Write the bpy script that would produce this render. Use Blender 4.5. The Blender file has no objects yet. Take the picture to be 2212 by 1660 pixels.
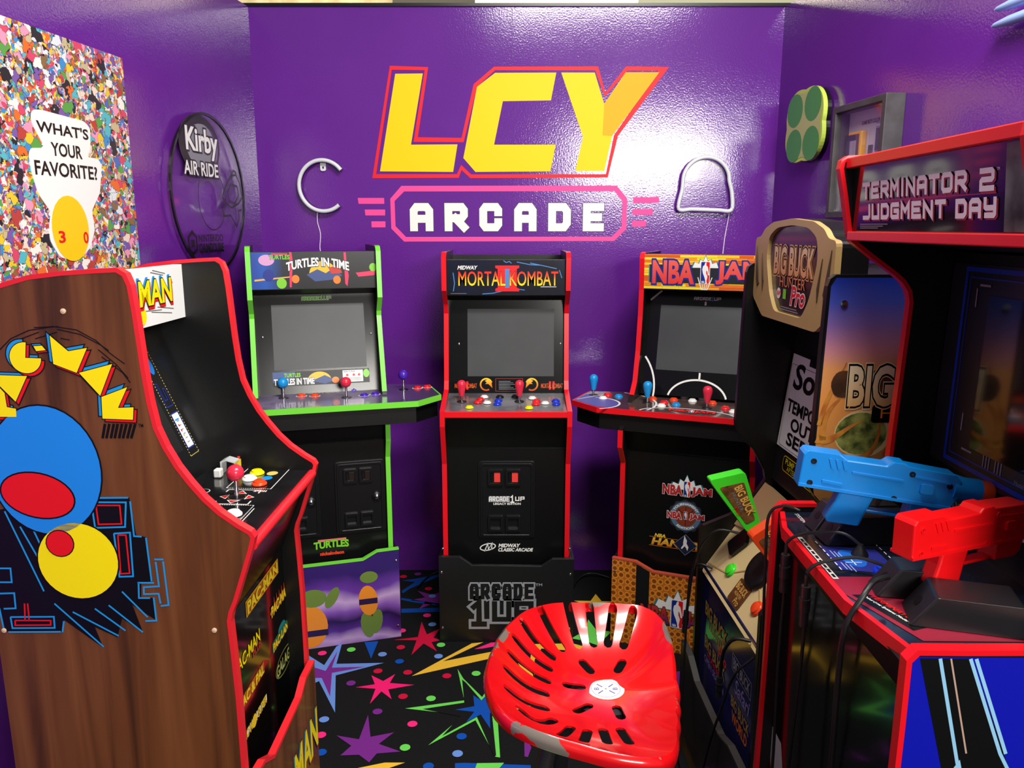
import bpy, bmesh, math, random
from mathutils import Vector, Matrix
from mathutils.geometry import tessellate_polygon
random.seed(7)
SC = bpy.context.scene
COL = SC.collection
R = math.radians
# ---------------------------------------------------------------- camera
cd = bpy.data.cameras.new('camera'); cam = bpy.data.objects.new('camera', cd); COL.objects.link(cam)
cam.location = (0, 0, 1.58); cam.rotation_euler = (R(90 - 11.16), 0, 0)
cd.sensor_width = 36.0; cd.lens = 36.0 * 1723.0 / 2212.0; cd.clip_start = 0.02
SC.camera = cam
# ---------------------------------------------------------------- world, lights, exposure
wd = bpy.data.worlds.new('world'); SC.world = wd; wd.use_nodes = True
wd.node_tree.nodes['Background'].inputs[0].default_value = (1.0, 0.97, 0.94, 1)
wd.node_tree.nodes['Background'].inputs[1].default_value = 0.15
def area(name, loc, look, sx, sy, power, col=(1, 0.96, 0.9)):
    l = bpy.data.lights.new(name, 'AREA'); l.shape = 'RECTANGLE'; l.size = sx; l.size_y = sy; l.energy = power; l.color = col
    o = bpy.data.objects.new(name, l); COL.objects.link(o); o.location = loc
    o.rotation_euler = (Vector(look) - Vector(loc)).to_track_quat('-Z', 'Y').to_euler()
    return o
area('fluorescent_light_overhead', (0.5, 1.2, 3.15), (0.4, 1.7, 0), 1.2, 0.3, 50)
area('fluorescent_light_entrance', (1.5, -2.0, 2.3), (0.2, 3.5, 1.6), 1.5, 0.42, 96)
area('fill_light_high', (0.65, 0.2, 3.95), (0.0, 2.3, 0.4), 1.4, 0.4, 50)  # added fill lamp without a fixture, set high to keep its glare off the wall
area('fluorescent_light_behind_partition', (0.3, 4.0, 2.86), (0.3, 4.6, 3.2), 3.6, 0.12, 45, (1, 0.9, 0.68))
vs = SC.view_settings
vs.view_transform = 'Standard'; vs.look = 'None'; vs.gamma = 1.0; vs.use_curve_mapping = False; vs.exposure = 0.35
# ---------------------------------------------------------------- materials
def lin(h):
    h = h.lstrip('#'); c = [int(h[i:i+2], 16) / 255 for i in (0, 2, 4)]
    return tuple(((v + .055) / 1.055) ** 2.4 if v > .04045 else v / 12.92 for v in c) + (1,)
MATS = {}
def mat(name, h, rough=.4, metal=0, spec=.5, coat=0, noise=None, bump=None, emit=None, trans=0, alpha=1):
    """noise=(hex2, scale, detail) mixes a second colour; bump=(scale, strength)"""
    if name in MATS: return MATS[name]
    m = bpy.data.materials.new(name); m.use_nodes = True; nt = m.node_tree; b = nt.nodes['Principled BSDF']
    b.inputs['Base Color'].default_value = lin(h); b.inputs['Roughness'].default_value = rough
    b.inputs['Metallic'].default_value = metal; b.inputs['Specular IOR Level'].default_value = spec
    b.inputs['Coat Weight'].default_value = coat; b.inputs['Coat Roughness'].default_value = .06
    b.inputs['Transmission Weight'].default_value = trans; b.inputs['Alpha'].default_value = alpha
    if emit: b.inputs['Emission Color'].default_value = lin(emit[0]); b.inputs['Emission Strength'].default_value = emit[1]
    if noise or bump:
        tc = nt.nodes.new('ShaderNodeTexCoord')
    if noise:
        n = nt.nodes.new('ShaderNodeTexNoise'); n.inputs['Scale'].default_value = noise[1]; n.inputs['Detail'].default_value = noise[2]
        nt.links.new(tc.outputs['Object'], n.inputs['Vector'])
        cr = nt.nodes.new('ShaderNodeValToRGB'); cr.color_ramp.elements[0].position = .35; cr.color_ramp.elements[1].position = .65
        cr.color_ramp.elements[0].color = lin(h); cr.color_ramp.elements[1].color = lin(noise[0])
        nt.links.new(n.outputs['Fac'], cr.inputs[0]); nt.links.new(cr.outputs[0], b.inputs['Base Color'])
    if bump:
        n2 = nt.nodes.new('ShaderNodeTexNoise'); n2.inputs['Scale'].default_value = bump[0]; n2.inputs['Detail'].default_value = 2
        nt.links.new(tc.outputs['Object'], n2.inputs['Vector'])
        bp = nt.nodes.new('ShaderNodeBump'); bp.inputs['Strength'].default_value = bump[1]; bp.inputs['Distance'].default_value = .002
        nt.links.new(n2.outputs['Fac'], bp.inputs['Height']); nt.links.new(bp.outputs[0], b.inputs['Normal'])
    MATS[name] = m; return m
def ramp_mat(name, axis, lo, hi, stops, rough=.3, noise=0, nscale=8, coat=.3):
    """printed gradient along one object axis (0 x,1 y,2 z) between lo and hi"""
    if name in MATS: return MATS[name]
    m = bpy.data.materials.new(name); m.use_nodes = True; nt = m.node_tree; b = nt.nodes['Principled BSDF']
    tc = nt.nodes.new('ShaderNodeTexCoord'); sp = nt.nodes.new('ShaderNodeSeparateXYZ'); nt.links.new(tc.outputs['Object'], sp.inputs[0])
    mr = nt.nodes.new('ShaderNodeMapRange'); mr.inputs['From Min'].default_value = lo; mr.inputs['From Max'].default_value = hi
    src = sp.outputs[axis]
    if noise:
        n = nt.nodes.new('ShaderNodeTexNoise'); n.inputs['Scale'].default_value = nscale; n.inputs['Detail'].default_value = 3
        nt.links.new(tc.outputs['Object'], n.inputs['Vector'])
        ma = nt.nodes.new('ShaderNodeMath'); ma.operation = 'MULTIPLY_ADD'; ma.inputs[1].default_value = noise
        nt.links.new(n.outputs['Fac'], ma.inputs[0]); nt.links.new(src, ma.inputs[2]); src = ma.outputs[0]
    nt.links.new(src, mr.inputs['Value'])
    cr = nt.nodes.new('ShaderNodeValToRGB'); els = cr.color_ramp.elements
    while len(els) < len(stops): els.new(.5)
    for e, (p, c) in zip(els, stops): e.position = p; e.color = lin(c)
    nt.links.new(mr.outputs[0], cr.inputs[0]); nt.links.new(cr.outputs[0], b.inputs['Base Color'])
    b.inputs['Roughness'].default_value = rough; b.inputs['Coat Weight'].default_value = coat; b.inputs['Coat Roughness'].default_value = .08
    MATS[name] = m; return m
BLK = mat('black_laminate', '#0b0b0c', .38, bump=(220, .08))
BLKG = mat('black_gloss_acrylic', '#0a0b0d', .2, spec=.35)
BLKP = mat('black_plastic', '#111114', .3)
RUB = mat('black_rubber', '#0d0d0f', .45)
RED = mat('red_t_molding', '#e3121f', .3)
GRN = mat('lime_t_molding', '#74dc3c', .35)
INK = mat('ink_black', '#060607', .35)
WHT = mat('ink_white', '#f2f2ef', .35)
YEL = mat('ink_yellow', '#ffe600', .35)
IRED = mat('ink_red', '#e8141c', .35)
BLU = mat('ink_blue', '#1c94e0', .35)
NAV = mat('ink_navy', '#1a2f8c', .35)
ORA = mat('ink_orange', '#f08020', .35)
GRY = mat('ink_grey', '#85878f', .4)
GOLD = mat('ink_gold', '#e8b45a', .35)
TEAL = mat('ink_teal', '#1f7f86', .35)
LIME = mat('ink_lime', '#7ed02c', .35)
VIO = mat('ink_violet', '#6d2c9c', .35)
BRN = mat('ink_wood_brown', '#6b4021', .4, noise=('#3a210f', 14, 4))
STEEL = mat('steel', '#c9cbd0', .22, metal=1)
SCRG = mat('screen_panel', '#35373a', .4, coat=.12, noise=('#3e4143', 5, 3))
SCRD = mat('screen_dark', '#08090b', .1, coat=.6)
PLA = {'red': mat('plastic_red', '#e3202a', .22), 'orange': mat('plastic_orange', '#f0481c', .25), 'white': mat('plastic_white', '#f0f0ec', .25),
       'yellow': mat('plastic_yellow', '#f3e60a', .25), 'blue': mat('plastic_blue', '#1236c8', .25), 'sky': mat('plastic_sky', '#1894dc', .25),
       'purple': mat('plastic_purple', '#4a22b0', .25), 'black': BLKP, 'green': mat('plastic_green', '#3fe02c', .25), 'pink': mat('plastic_pinkred', '#e02c48', .22)}
# measured outlines in metres
D_={'LCY':{'L':[(-0.485,2.2036),(-0.3705,2.2048),(-0.4264,1.92),(-0.2302,1.9213),(-0.2501,1.8086),(-0.5607,1.8111)],'C':[(-0.0701,2.2072),(0.184,2.2084),(0.1625,2.0982),(-0.0382,2.0951),(-0.0758,1.92),(0.1844,1.92),(0.1632,1.8111),(-0.1553,1.8086),(-0.206,1.8657),(-0.1458,2.1523)],'Y1':[(0.2045,2.2084),(0.3435,2.2084),(0.3848,2.0858),(0.3889,1.9583),(0.4216,1.9552),(0.3922,1.8124),(0.2685,1.8124),(0.299,1.9521)],'Y2':[(0.472,2.2096),(0.6116,2.2096),(0.4216,1.9552),(0.3811,1.9583),(0.3861,2.0858)],'outO':[(-0.5066,2.2352),(-0.3475,2.2297),(-0.3969,1.9502),(-0.2128,1.9477),(-0.1599,2.1627),(-0.0745,2.2315),(0.3571,2.2327),(0.3896,2.1289),(0.4727,2.2327),(0.6513,2.2303),(0.4464,1.9552),(0.4073,1.7856),(-0.1773,1.783),(-0.2145,1.8162),(-0.2267,1.7843),(-0.5945,1.783)],'outI':[(-0.4987,2.2194),(-0.3625,2.2176),(-0.4156,1.9314),(-0.2039,1.9301),(-0.1458,2.1523),(-0.07,2.2176),(0.3459,2.2169),(0.3868,2.1117),(0.4783,2.2157),(0.6082,2.2157),(0.4294,1.9583),(0.3991,1.7996),(-0.1738,1.7984),(-0.2155,1.8378),(-0.2344,1.7996),(-0.5775,1.7996)]},'PINK':{'o':[(-0.4715,1.751),(0.4464,1.7523),(0.4928,1.6976),(0.4923,1.5708),(0.4402,1.5196),(-0.4657,1.517),(-0.5196,1.5721),(-0.5206,1.6976)],'i':[(-0.4602,1.7279),(0.437,1.7292),(0.4719,1.6879),(0.4721,1.5806),(0.4304,1.538),(-0.4572,1.5367),(-0.5013,1.5826),(-0.5023,1.6879)],'bars':[[(-0.6595,1.7008),(-0.547,1.7008),(-0.5464,1.6763),(-0.6565,1.6763)],[(-0.6315,1.6523),(-0.5438,1.6523),(-0.5446,1.6276),(-0.629,1.6276)],[(-0.6046,1.6028),(-0.544,1.6028),(-0.5448,1.5774),(-0.6042,1.5774)],[(0.5178,1.704),(0.6283,1.704),(0.6292,1.6801),(0.5185,1.6789)],[(0.5166,1.6542),(0.6042,1.6555),(0.6037,1.6309),(0.5173,1.6296)],[(0.5154,1.6048),(0.5766,1.6061),(0.5754,1.5806),(0.5161,1.58)]]},'ARC':[[(-0.4385,1.561),(-0.3381,1.6795)],[(-0.2897,1.561),(-0.1896,1.6795)],[(-0.1402,1.561),(-0.0424,1.6795)],[(0.0094,1.561),(0.1054,1.6795)],[(0.1555,1.561),(0.2526,1.6795)],[(0.3044,1.561),(0.3952,1.6795)]],'STARS':[('pinkred',[(-0.368,3.0),(-0.336,2.896),(-0.289,2.942),(-0.308,2.871),(-0.279,2.851),(-0.312,2.836),(-0.284,2.768),(-0.341,2.827),(-0.378,2.742),(-0.371,2.851),(-0.461,2.854),(-0.369,2.876)]),('lblue',[(-0.795,2.733),(-0.772,2.747),(-0.689,2.671),(-0.673,2.803),(-0.656,2.827),(-0.646,2.68),(-0.472,2.687),(-0.632,2.603),(-0.586,2.38),(-0.683,2.566),(-0.737,2.514)]),('violet',[(-0.776,2.68),(-0.726,2.658),(-0.675,2.632),(-0.661,2.77),(-0.657,2.654),(-0.536,2.66),(-0.649,2.619),(-0.623,2.472),(-0.678,2.586),(-0.752,2.586)]),('pink',[(-0.504,2.603),(-0.456,2.566),(-0.42,2.611),(-0.431,2.554),(-0.343,2.542),(-0.43,2.514),(-0.41,2.456),(-0.452,2.502),(-0.479,2.429),(-0.475,2.518),(-0.546,2.527),(-0.482,2.546)]),('violet',[(-0.474,2.366),(-0.446,2.251),(-0.375,2.274),(-0.414,2.216),(-0.341,2.179),(-0.413,2.17),(-0.429,2.129),(-0.466,2.164),(-0.522,2.161),(-0.498,2.207),(-0.555,2.258),(-0.48,2.239)]),('blue',[(-0.571,2.836),(-0.519,2.844),(-0.525,2.717)]),('yellow',[(-0.359,2.599),(-0.155,2.827),(-0.111,2.836),(-0.256,2.697),(-0.065,2.77),(-0.064,2.724)]),('green',[(-0.198,2.645),(-0.173,2.582),(-0.102,2.468),(-0.052,2.619),(-0.059,2.475),(0.063,2.416),(-0.048,2.366),(-0.036,2.152),(-0.05,2.155),(-0.119,2.338),(-0.26,2.21),(-0.158,2.366),(-0.357,2.403),(-0.162,2.449)]),('black',[(-0.177,2.574),(-0.162,2.554),(-0.101,2.442),(-0.069,2.546),(-0.072,2.46),(0.003,2.416),(-0.065,2.359),(-0.048,2.158),(-0.056,2.161),(-0.115,2.355),(-0.22,2.255),(-0.17,2.357),(-0.297,2.398),(-0.161,2.434)]),('blue',[(-0.133,2.475),(-0.104,2.445),(-0.085,2.483),(-0.075,2.412),(-0.023,2.394),(-0.073,2.373),(-0.07,2.291),(-0.103,2.366),(-0.149,2.324),(-0.125,2.38),(-0.189,2.392),(-0.126,2.412)]),('bluedk',[(-0.501,3.384),(-0.442,3.404),(-0.341,3.452),(-0.333,3.431),(-0.453,3.303),(-0.48,3.255),(-0.487,3.28),(-0.438,3.37)]),('bluedk',[(-0.48,3.211),(-0.44,3.199),(-0.309,3.158),(-0.307,3.14),(-0.414,3.167),(-0.478,3.193)]),('bluedk',[(-0.466,3.111),(-0.305,3.12),(-0.302,3.083),(-0.461,3.075)]),('hot',[(-0.143,2.784),(-0.081,2.832),(-0.056,2.835),(-0.061,2.806),(-0.114,2.787)]),('yellow',[(-0.459,2.103),(-0.382,2.128),(-0.321,2.128),(-0.371,2.1)]),('blue',[(-0.171,2.126),(-0.144,2.128),(0.056,2.117),(0.056,2.094),(-0.169,2.1)]),('green',[(-0.105,2.126),(-0.024,2.128),(-0.043,2.094),(-0.111,2.094)])],'DOTS':[('hot',-0.715,2.753),('green',-0.611,2.779),('lblue',-0.487,2.745),('blue',-0.416,2.695),('pinkred',-0.425,2.796),('green',-0.273,2.814),('lblue',-0.275,2.731),('pinkred',-0.485,2.63),('pinkred',-0.376,2.621),('pinkred',-0.233,2.598),('green',-0.129,2.614),('violet',-0.567,2.552),('pinkred',-0.373,2.471),('green',-0.276,2.459),('violet',-0.446,2.384),('lblue',-0.613,2.341),('hot',-0.322,2.317),('green',-0.33,2.198),('hot',-0.604,2.26),('blue',-0.159,2.253),('lblue',-0.166,2.169),('blue',-0.583,2.175),('blue',-0.249,2.111),('lblue',-0.322,2.975),('hot',-0.351,3.051),('hot',-0.438,2.924),('pinkred',-0.499,3.424),('pinkred',-0.371,3.299),('lblue',-0.347,3.227),('violet',-0.436,3.452)],'FLOOR2':[('violet',[(0.039,2.271),(0.06,2.199),(0.048,2.154),(0.038,2.157)]),('violet',[(0.163,2.204),(0.148,2.154),(0.125,2.157)]),('violet',[(0.582,2.626),(0.621,2.63),(0.582,2.473),(0.563,2.534)]),('yellow',[(0.079,2.822),(0.234,2.827),(0.32,2.781),(0.317,2.757),(0.23,2.773),(0.112,2.789),(0.084,2.709),(0.078,2.576),(0.045,2.604),(0.022,2.686),(0.081,2.604),(0.067,2.702)]),('green',[(0.312,3.018),(0.335,2.935),(0.396,2.917),(0.327,2.814),(0.279,2.848),(0.232,2.865),(0.29,2.926)])],'PACLET':{'M':[(0.329,1.391),(0.299,1.363),(0.265,1.369),(0.288,1.324),(0.328,1.34)],'A':[(0.284,1.324),(0.223,1.34),(0.25,1.282)],'N':[(0.248,1.28),(0.2,1.298),(0.22,1.26),(0.192,1.261),(0.195,1.238),(0.25,1.24)],'C0':(0.377,1.351),'C1':(0.405,1.351),'dash':[(0.36,1.372),(0.345,1.373),(0.339,1.365),(0.356,1.363)],'A2':[(0.447,1.32),(0.378,1.318),(0.404,1.271),(0.418,1.287)],'P':[(0.457,1.291),(0.43,1.297),(0.422,1.287),(0.421,1.261),(0.405,1.258),(0.406,1.243),(0.463,1.243)]},'PACART':{'bg':[(0.459,1.066),(0.427,1.073),(0.305,1.088),(0.216,1.09),(0.21,1.017),(0.192,1.013),(0.187,0.925),(0.209,0.922),(0.212,0.892),(0.186,0.891),(0.187,0.845),(0.23,0.877),(0.215,0.821),(0.252,0.849),(0.265,0.81),(0.306,0.831),(0.294,0.788),(0.363,0.845),(0.369,0.82),(0.48,0.821),(0.484,0.869)],'blue':[(0.446,1.168),(0.421,1.215),(0.388,1.245),(0.355,1.248),(0.325,1.232),(0.308,1.202),(0.303,1.161),(0.305,1.11),(0.31,1.058),(0.323,1.037),(0.379,1.037),(0.428,1.051),(0.458,1.075)],'red':[(0.429,1.123),(0.408,1.132),(0.381,1.106),(0.31,1.089),(0.318,1.048),(0.372,1.039),(0.424,1.051),(0.433,1.085)],'yel':[(0.314,1.03),(0.274,1.013),(0.257,0.979),(0.269,0.939),(0.298,0.911),(0.341,0.897),(0.375,0.911),(0.385,0.952),(0.375,0.999),(0.347,1.023)],'redd':[(0.353,0.989)],'lines':[[(0.298,1.089),(0.218,1.09)],[(0.215,1.083),(0.214,1.015),(0.2,1.014)],[(0.192,1.012),(0.189,0.925)],[(0.216,0.922),(0.185,0.922)],[(0.214,0.922),(0.216,0.891),(0.195,0.891)],[(0.188,0.892),(0.187,0.845),(0.208,0.844)],[(0.18,0.969),(0.163,0.969)],[(0.164,0.965),(0.161,0.877),(0.176,0.875)],[(0.178,0.964),(0.176,0.915),(0.205,0.913),(0.206,0.899),(0.178,0.9),(0.176,0.88)],[(0.302,1.083),(0.302,1.051),(0.309,1.05)],[(0.287,1.081),(0.223,1.081),(0.229,1.033),(0.285,1.031),(0.287,1.081)],[(0.251,1.02),(0.221,1.022),(0.223,0.935),(0.249,0.934),(0.251,1.02)],[(0.474,0.95),(0.453,0.95),(0.454,0.922),(0.477,0.922)],[(0.48,0.899),(0.452,0.9),(0.453,0.869),(0.476,0.868)],[(0.484,0.869),(0.481,0.828)],[(0.473,0.82),(0.372,0.821)],[(0.369,0.82),(0.364,0.843)],[(0.465,0.851),(0.382,0.852),(0.383,0.829),(0.464,0.828),(0.465,0.851)],[(0.378,0.879),(0.293,0.79)],[(0.345,0.862),(0.262,0.813)],[(0.302,0.869),(0.248,0.824)],[(0.275,0.876),(0.215,0.821)],[(0.247,0.904),(0.203,0.852)],[(0.45,1.063),(0.395,0.904)],[(0.425,1.033),(0.387,0.945)],[(0.405,1.039),(0.385,0.979)]],'rlines':[[(0.279,1.075),(0.235,1.075),(0.235,1.039),(0.278,1.038),(0.279,1.075)],[(0.244,1.017),(0.229,1.017),(0.229,0.941),(0.246,0.94),(0.244,1.017)],[(0.457,0.844),(0.389,0.844),(0.39,0.835),(0.458,0.834),(0.457,0.844)],[(0.435,0.879),(0.438,0.844)],[(0.429,0.879),(0.43,0.844)]],'arcs':[[(0.422,1.365),(0.4,1.385),(0.366,1.4),(0.321,1.407),(0.281,1.401),(0.248,1.382),(0.225,1.359),(0.201,1.34)],[(0.409,1.362),(0.381,1.385),(0.348,1.397)],[(0.315,1.402),(0.275,1.393),(0.242,1.375),(0.227,1.364)],[(0.246,1.366),(0.217,1.34),(0.197,1.314)],[(0.241,1.353),(0.206,1.324),(0.194,1.306)],[(0.356,1.405),(0.312,1.407)],[(0.356,1.385),(0.316,1.397)],[(0.311,1.386),(0.295,1.383)]],'ticks':[[(0.247,1.23),(0.254,1.203)],[(0.239,1.23),(0.247,1.203)],[(0.231,1.23),(0.239,1.203)],[(0.224,1.23),(0.232,1.203)],[(0.216,1.23),(0.224,1.203)],[(0.208,1.23),(0.217,1.203)],[(0.2,1.23),(0.209,1.203)],[(0.192,1.23),(0.202,1.203)]],'screws':[(0.301,1.434),(0.078,0.825),(0.481,0.823)],'tm':[(0.187,1.224),(0.178,1.23)]},'SEAT_C':(0.1816,1.4016),'SEAT_RIM':[(0.0811,1.5679,0.7962),(0.1536,1.5846,0.7897),(0.2262,1.5913,0.7845),(0.2741,1.5903,0.7812),(0.3001,1.5731,0.777),(0.3138,1.5436,0.7719),(0.3178,1.5015,0.7643),(0.3166,1.458,0.7517),(0.3139,1.4244,0.735),(0.311,1.402,0.7247),(0.3125,1.382,0.7205),(0.3026,1.3432,0.7218),(0.2907,1.2809,0.733),(0.2769,1.2104,0.7483),(0.2642,1.1497,0.7599),(0.2523,1.1226,0.7654),(0.2329,1.104,0.7712),(0.205,1.0941,0.7775),(0.1619,1.0941,0.7842),(0.1112,1.1044,0.7922),(0.0682,1.1105,0.8015),(0.0251,1.1252,0.8088),(-0.0012,1.1436,0.812),(-0.0212,1.1706,0.814),(-0.037,1.2201,0.815),(-0.0424,1.2729,0.8142),(-0.0387,1.3197,0.8126),(-0.0286,1.371,0.8102),(-0.0145,1.4315,0.807),(0.0052,1.4823,0.804),(0.0331,1.5317,0.8006)],'SLOTS':[[(0.2316,1.52),(0.2594,1.5817)],[(0.1995,1.5232),(0.2165,1.5839)],[(0.169,1.5209),(0.166,1.5827)],[(0.1371,1.5146),(0.1169,1.5826)],[(0.1014,1.4979),(0.0605,1.5488)],[(0.0804,1.4666),(0.0457,1.4761),(0.0234,1.4951)],[(0.072,1.4306),(0.0401,1.4297),(0.0073,1.4422)],[(0.067,1.3903),(0.0304,1.3838),(-0.0015,1.3898)],[(0.062,1.3481),(0.0253,1.3332),(-0.0086,1.3384)],[(0.0598,1.2969),(0.0223,1.2758),(-0.0073,1.2808)],[(0.073,1.2603),(0.0455,1.204),(0.014,1.2368)],[(0.102,1.2426),(0.0811,1.1739)],[(0.1305,1.2366),(0.1171,1.166)],[(0.1591,1.2487),(0.1591,1.1867)],[(0.1905,1.2567),(0.1971,1.1973)],[(0.1432,1.4765),(0.1573,1.457)],[(0.2242,1.4811),(0.2126,1.4608)],[(0.1053,1.4002),(0.1349,1.4052)],[(0.1192,1.3193),(0.1431,1.3433)],[(0.1945,1.3382),(0.1983,1.3053)]],'STICK':[(1.386,1.872),(1.356,1.876),(1.179,1.869),(1.153,1.853),(1.163,1.794),(1.183,1.772),(1.13,1.772),(1.116,1.753),(1.137,1.677),(1.183,1.625),(1.179,1.57),(1.208,1.521),(1.252,1.495),(1.292,1.489),(1.342,1.5),(1.374,1.543),(1.37,1.585),(1.358,1.617),(1.399,1.662),(1.414,1.71),(1.419,1.757),(1.409,1.776),(1.355,1.781),(1.393,1.834),(1.396,1.855)],'STICKT':[[(1.378,1.809),(1.172,1.839)],[(1.341,1.768),(1.204,1.785)],[(1.402,1.719),(1.143,1.744)]],'STICKY':[(1.263,1.643),(1.198,1.58),(1.285,1.511),(1.35,1.58)],'PLQ':{'c':(0.54,1.866),'r1':[(0.679,1.853),(0.385,1.881)],'hole':[(0.526,1.688),(0.426,1.691)],'hole2':[(0.566,1.684),(0.4,1.69)],'t1':[(0.633,1.85),(0.408,1.871)],'t1v':[(0.565,1.928),(0.58,1.837)],'t2':[(0.66,1.816),(0.418,1.805)],'gc':[(0.68,1.529),(0.44,1.501)],'gcv':[(0.549,1.542),(0.556,1.497)],'lines':[[(0.393,1.69),(0.366,1.727),(0.31,1.773),(0.263,1.78),(0.239,1.753),(0.219,1.697),(0.252,1.671),(0.319,1.653),(0.362,1.668),(0.393,1.69)],[(0.31,1.773),(0.284,1.795),(0.262,1.789),(0.26,1.768)],[(0.371,1.668),(0.399,1.651),(0.391,1.62),(0.333,1.624),(0.284,1.58),(0.26,1.613),(0.261,1.642),(0.231,1.647)],[(0.347,1.708),(0.315,1.741),(0.261,1.736),(0.251,1.704),(0.289,1.67),(0.334,1.677),(0.347,1.708)]]}}
# ---------------------------------------------------------------- geometry helpers
def tag(o, label, cat, group=None, kind=None):
    if label: o['label'] = label
    if cat: o['category'] = cat
    if group: o['group'] = group
    if kind: o['kind'] = kind
    return o
def thing(name, label, cat, loc=(0, 0, 0), yaw=0, group=None):
    o = bpy.data.objects.new(name, None); COL.objects.link(o); o.empty_display_size = .1
    o.location = loc; o.rotation_euler = (0, 0, R(yaw)); return tag(o, label, cat, group)
def MO(name, verts, faces, mats, parent=None, smooth=False, midx=None, bevel=0, label=None):
    me = bpy.data.meshes.new(name); me.from_pydata([tuple(v) for v in verts], [], faces)
    for m in (mats if isinstance(mats, (list, tuple)) else [mats]): me.materials.append(m)
    if midx: me.polygons.foreach_set('material_index', midx)
    if smooth: me.polygons.foreach_set('use_smooth', [True] * len(me.polygons))
    me.update()
    o = bpy.data.objects.new(name, me); COL.objects.link(o); o.parent = parent
    if bevel:
        b = o.modifiers.new('bevel', 'BEVEL'); b.width = bevel; b.segments = 2; b.limit_method = 'ANGLE'; b.angle_limit = R(40)
    if label: o['label'] = label
    return o
class Sol:
    """collects solid pieces of ONE part"""
    def __init__(s): s.v = []; s.f = []
    def add(s, vs, fs):
        k = len(s.v); s.v += [tuple(v) for v in vs]; s.f += [tuple(i + k for i in f) for f in fs]; return s
    def box(s, x0, x1, y0, y1, z0, z1):
        return s.add([(x0,y0,z0),(x1,y0,z0),(x1,y1,z0),(x0,y1,z0),(x0,y0,z1),(x1,y0,z1),(x1,y1,z1),(x0,y1,z1)],
                     [(0,3,2,1),(4,5,6,7),(0,1,5,4),(1,2,6,5),(2,3,7,6),(3,0,4,7)])
    def prism(s, loops, fn, h0, h1):
        """loops: outer + holes in 2d; fn(a,b,h)->xyz ; solid between h0 and h1"""
        if not isinstance(loops[0][0], (tuple, list)): loops = [loops]
        pts = [p for l in loops for p in l]; n = len(pts)
        tri = tessellate_polygon([[Vector((a, b, 0)) for a, b in l] for l in loops])
        V = [fn(a, b, h0) for a, b in pts] + [fn(a, b, h1) for a, b in pts]
        Fc = [t for t in tri] + [tuple(i + n for i in reversed(t)) for t in tri]
        k = 0
        for l in loops:
            m = len(l)
            for i in range(m):
                a, b = k + i, k + (i + 1) % m; Fc.append((a, b, b + n, a + n))
            k += m
        return s.add(V, Fc)
    def lathe(s, prof, c=(0, 0, 0), axis='z', n=20):
        V = []; Fc = []; m = len(prof)
        for i in range(n):
            a = 2 * math.pi * i / n
            for r, h in prof:
                p = {'z': (r*math.cos(a), r*math.sin(a), h), 'y': (r*math.cos(a), h, r*math.sin(a)), 'x': (h, r*math.cos(a), r*math.sin(a))}[axis]
                V.append((c[0]+p[0], c[1]+p[1], c[2]+p[2]))
        for i in range(n):
            for j in range(m - 1):
                a = i*m+j; b = ((i+1) % n)*m+j; Fc.append((a, b, b+1, a+1))
        for j in (0, m - 1):
            if prof[j][0] > 1e-6: Fc.append(tuple(i*m+j for i in range(n)))
        return s.add(V, Fc)
    def tube(s, pts, r, n=8, smooth=True, closed=False):
        P = [Vector(p) for p in pts]
        if smooth and len(P) > 2:
            Q = []
            m = len(P); rng = range(m) if closed else range(m - 1)
            for i in rng:
                p0, p1, p2, p3 = (P[(i-1) % m] if closed or i else P[0]), P[i], P[(i+1) % m], (P[(i+2) % m] if closed or i + 2 < m else P[-1])
                for k in range(6):
                    t = k / 6; Q.append(.5*((2*p1)+(-p0+p2)*t+(2*p0-5*p1+4*p2-p3)*t*t+(-p0+3*p1-3*p2+p3)*t**3))
            if not closed: Q.append(P[-1])
            P = Q
        m = len(P); V = []; Fc = []; up = Vector((.13, .21, .97))
        for i, p in enumerate(P):
            if closed: d = P[(i+1) % m] - P[i-1]
            else: d = P[min(i+1, m-1)] - P[max(i-1, 0)]
            d.normalize(); a = d.cross(up)
            if a.length < .05: a = d.cross(Vector((1, 0, 0)))
            a.normalize(); b = d.cross(a)
            for k in range(n):
                t = 2*math.pi*k/n; V.append(p + a*(r*math.cos(t)) + b*(r*math.sin(t)))
        for i in range(m if closed else m - 1):
            for k in range(n):
                a, b = i*n+k, i*n+(k+1) % n; c, d2 = ((i+1) % m)*n+(k+1) % n, ((i+1) % m)*n+k
                Fc.append((a, b, c, d2))
        if not closed: Fc += [tuple(range(n)), tuple((m-1)*n+k for k in range(n))]
        return s.add(V, Fc)
    def obj(s, name, m, parent=None, smooth=False, bevel=0, label=None):
        o = MO(name, s.v, s.f, m, parent, False, None, bevel, label)
        bm = bmesh.new(); bm.from_mesh(o.data); bmesh.ops.recalc_face_normals(bm, faces=bm.faces); bm.to_mesh(o.data); bm.free()
        if smooth: o.data.polygons.foreach_set('use_smooth', [True]*len(o.data.polygons)); o.data.set_sharp_from_angle(angle=R(45))
        return o
def rnd(poly, r, k=3):
    """round the corners of a closed 2d polygon"""
    out = []; n = len(poly)
    for i in range(n):
        p = Vector(poly[i]); a = Vector(poly[i-1]) - p; b = Vector(poly[(i+1) % n]) - p
        q = min(r, a.length*.45, b.length*.45); s = p + a.normalized()*q; e = p + b.normalized()*q
        for j in range(k + 1):
            t = j / k; out.append(tuple((1-t)**2*s + 2*t*(1-t)*p + t*t*e))
    return out
def rrect(x0, y0, x1, y1, r=.01, k=3): return rnd([(x0, y0), (x1, y0), (x1, y1), (x0, y1)], r, k)
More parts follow.
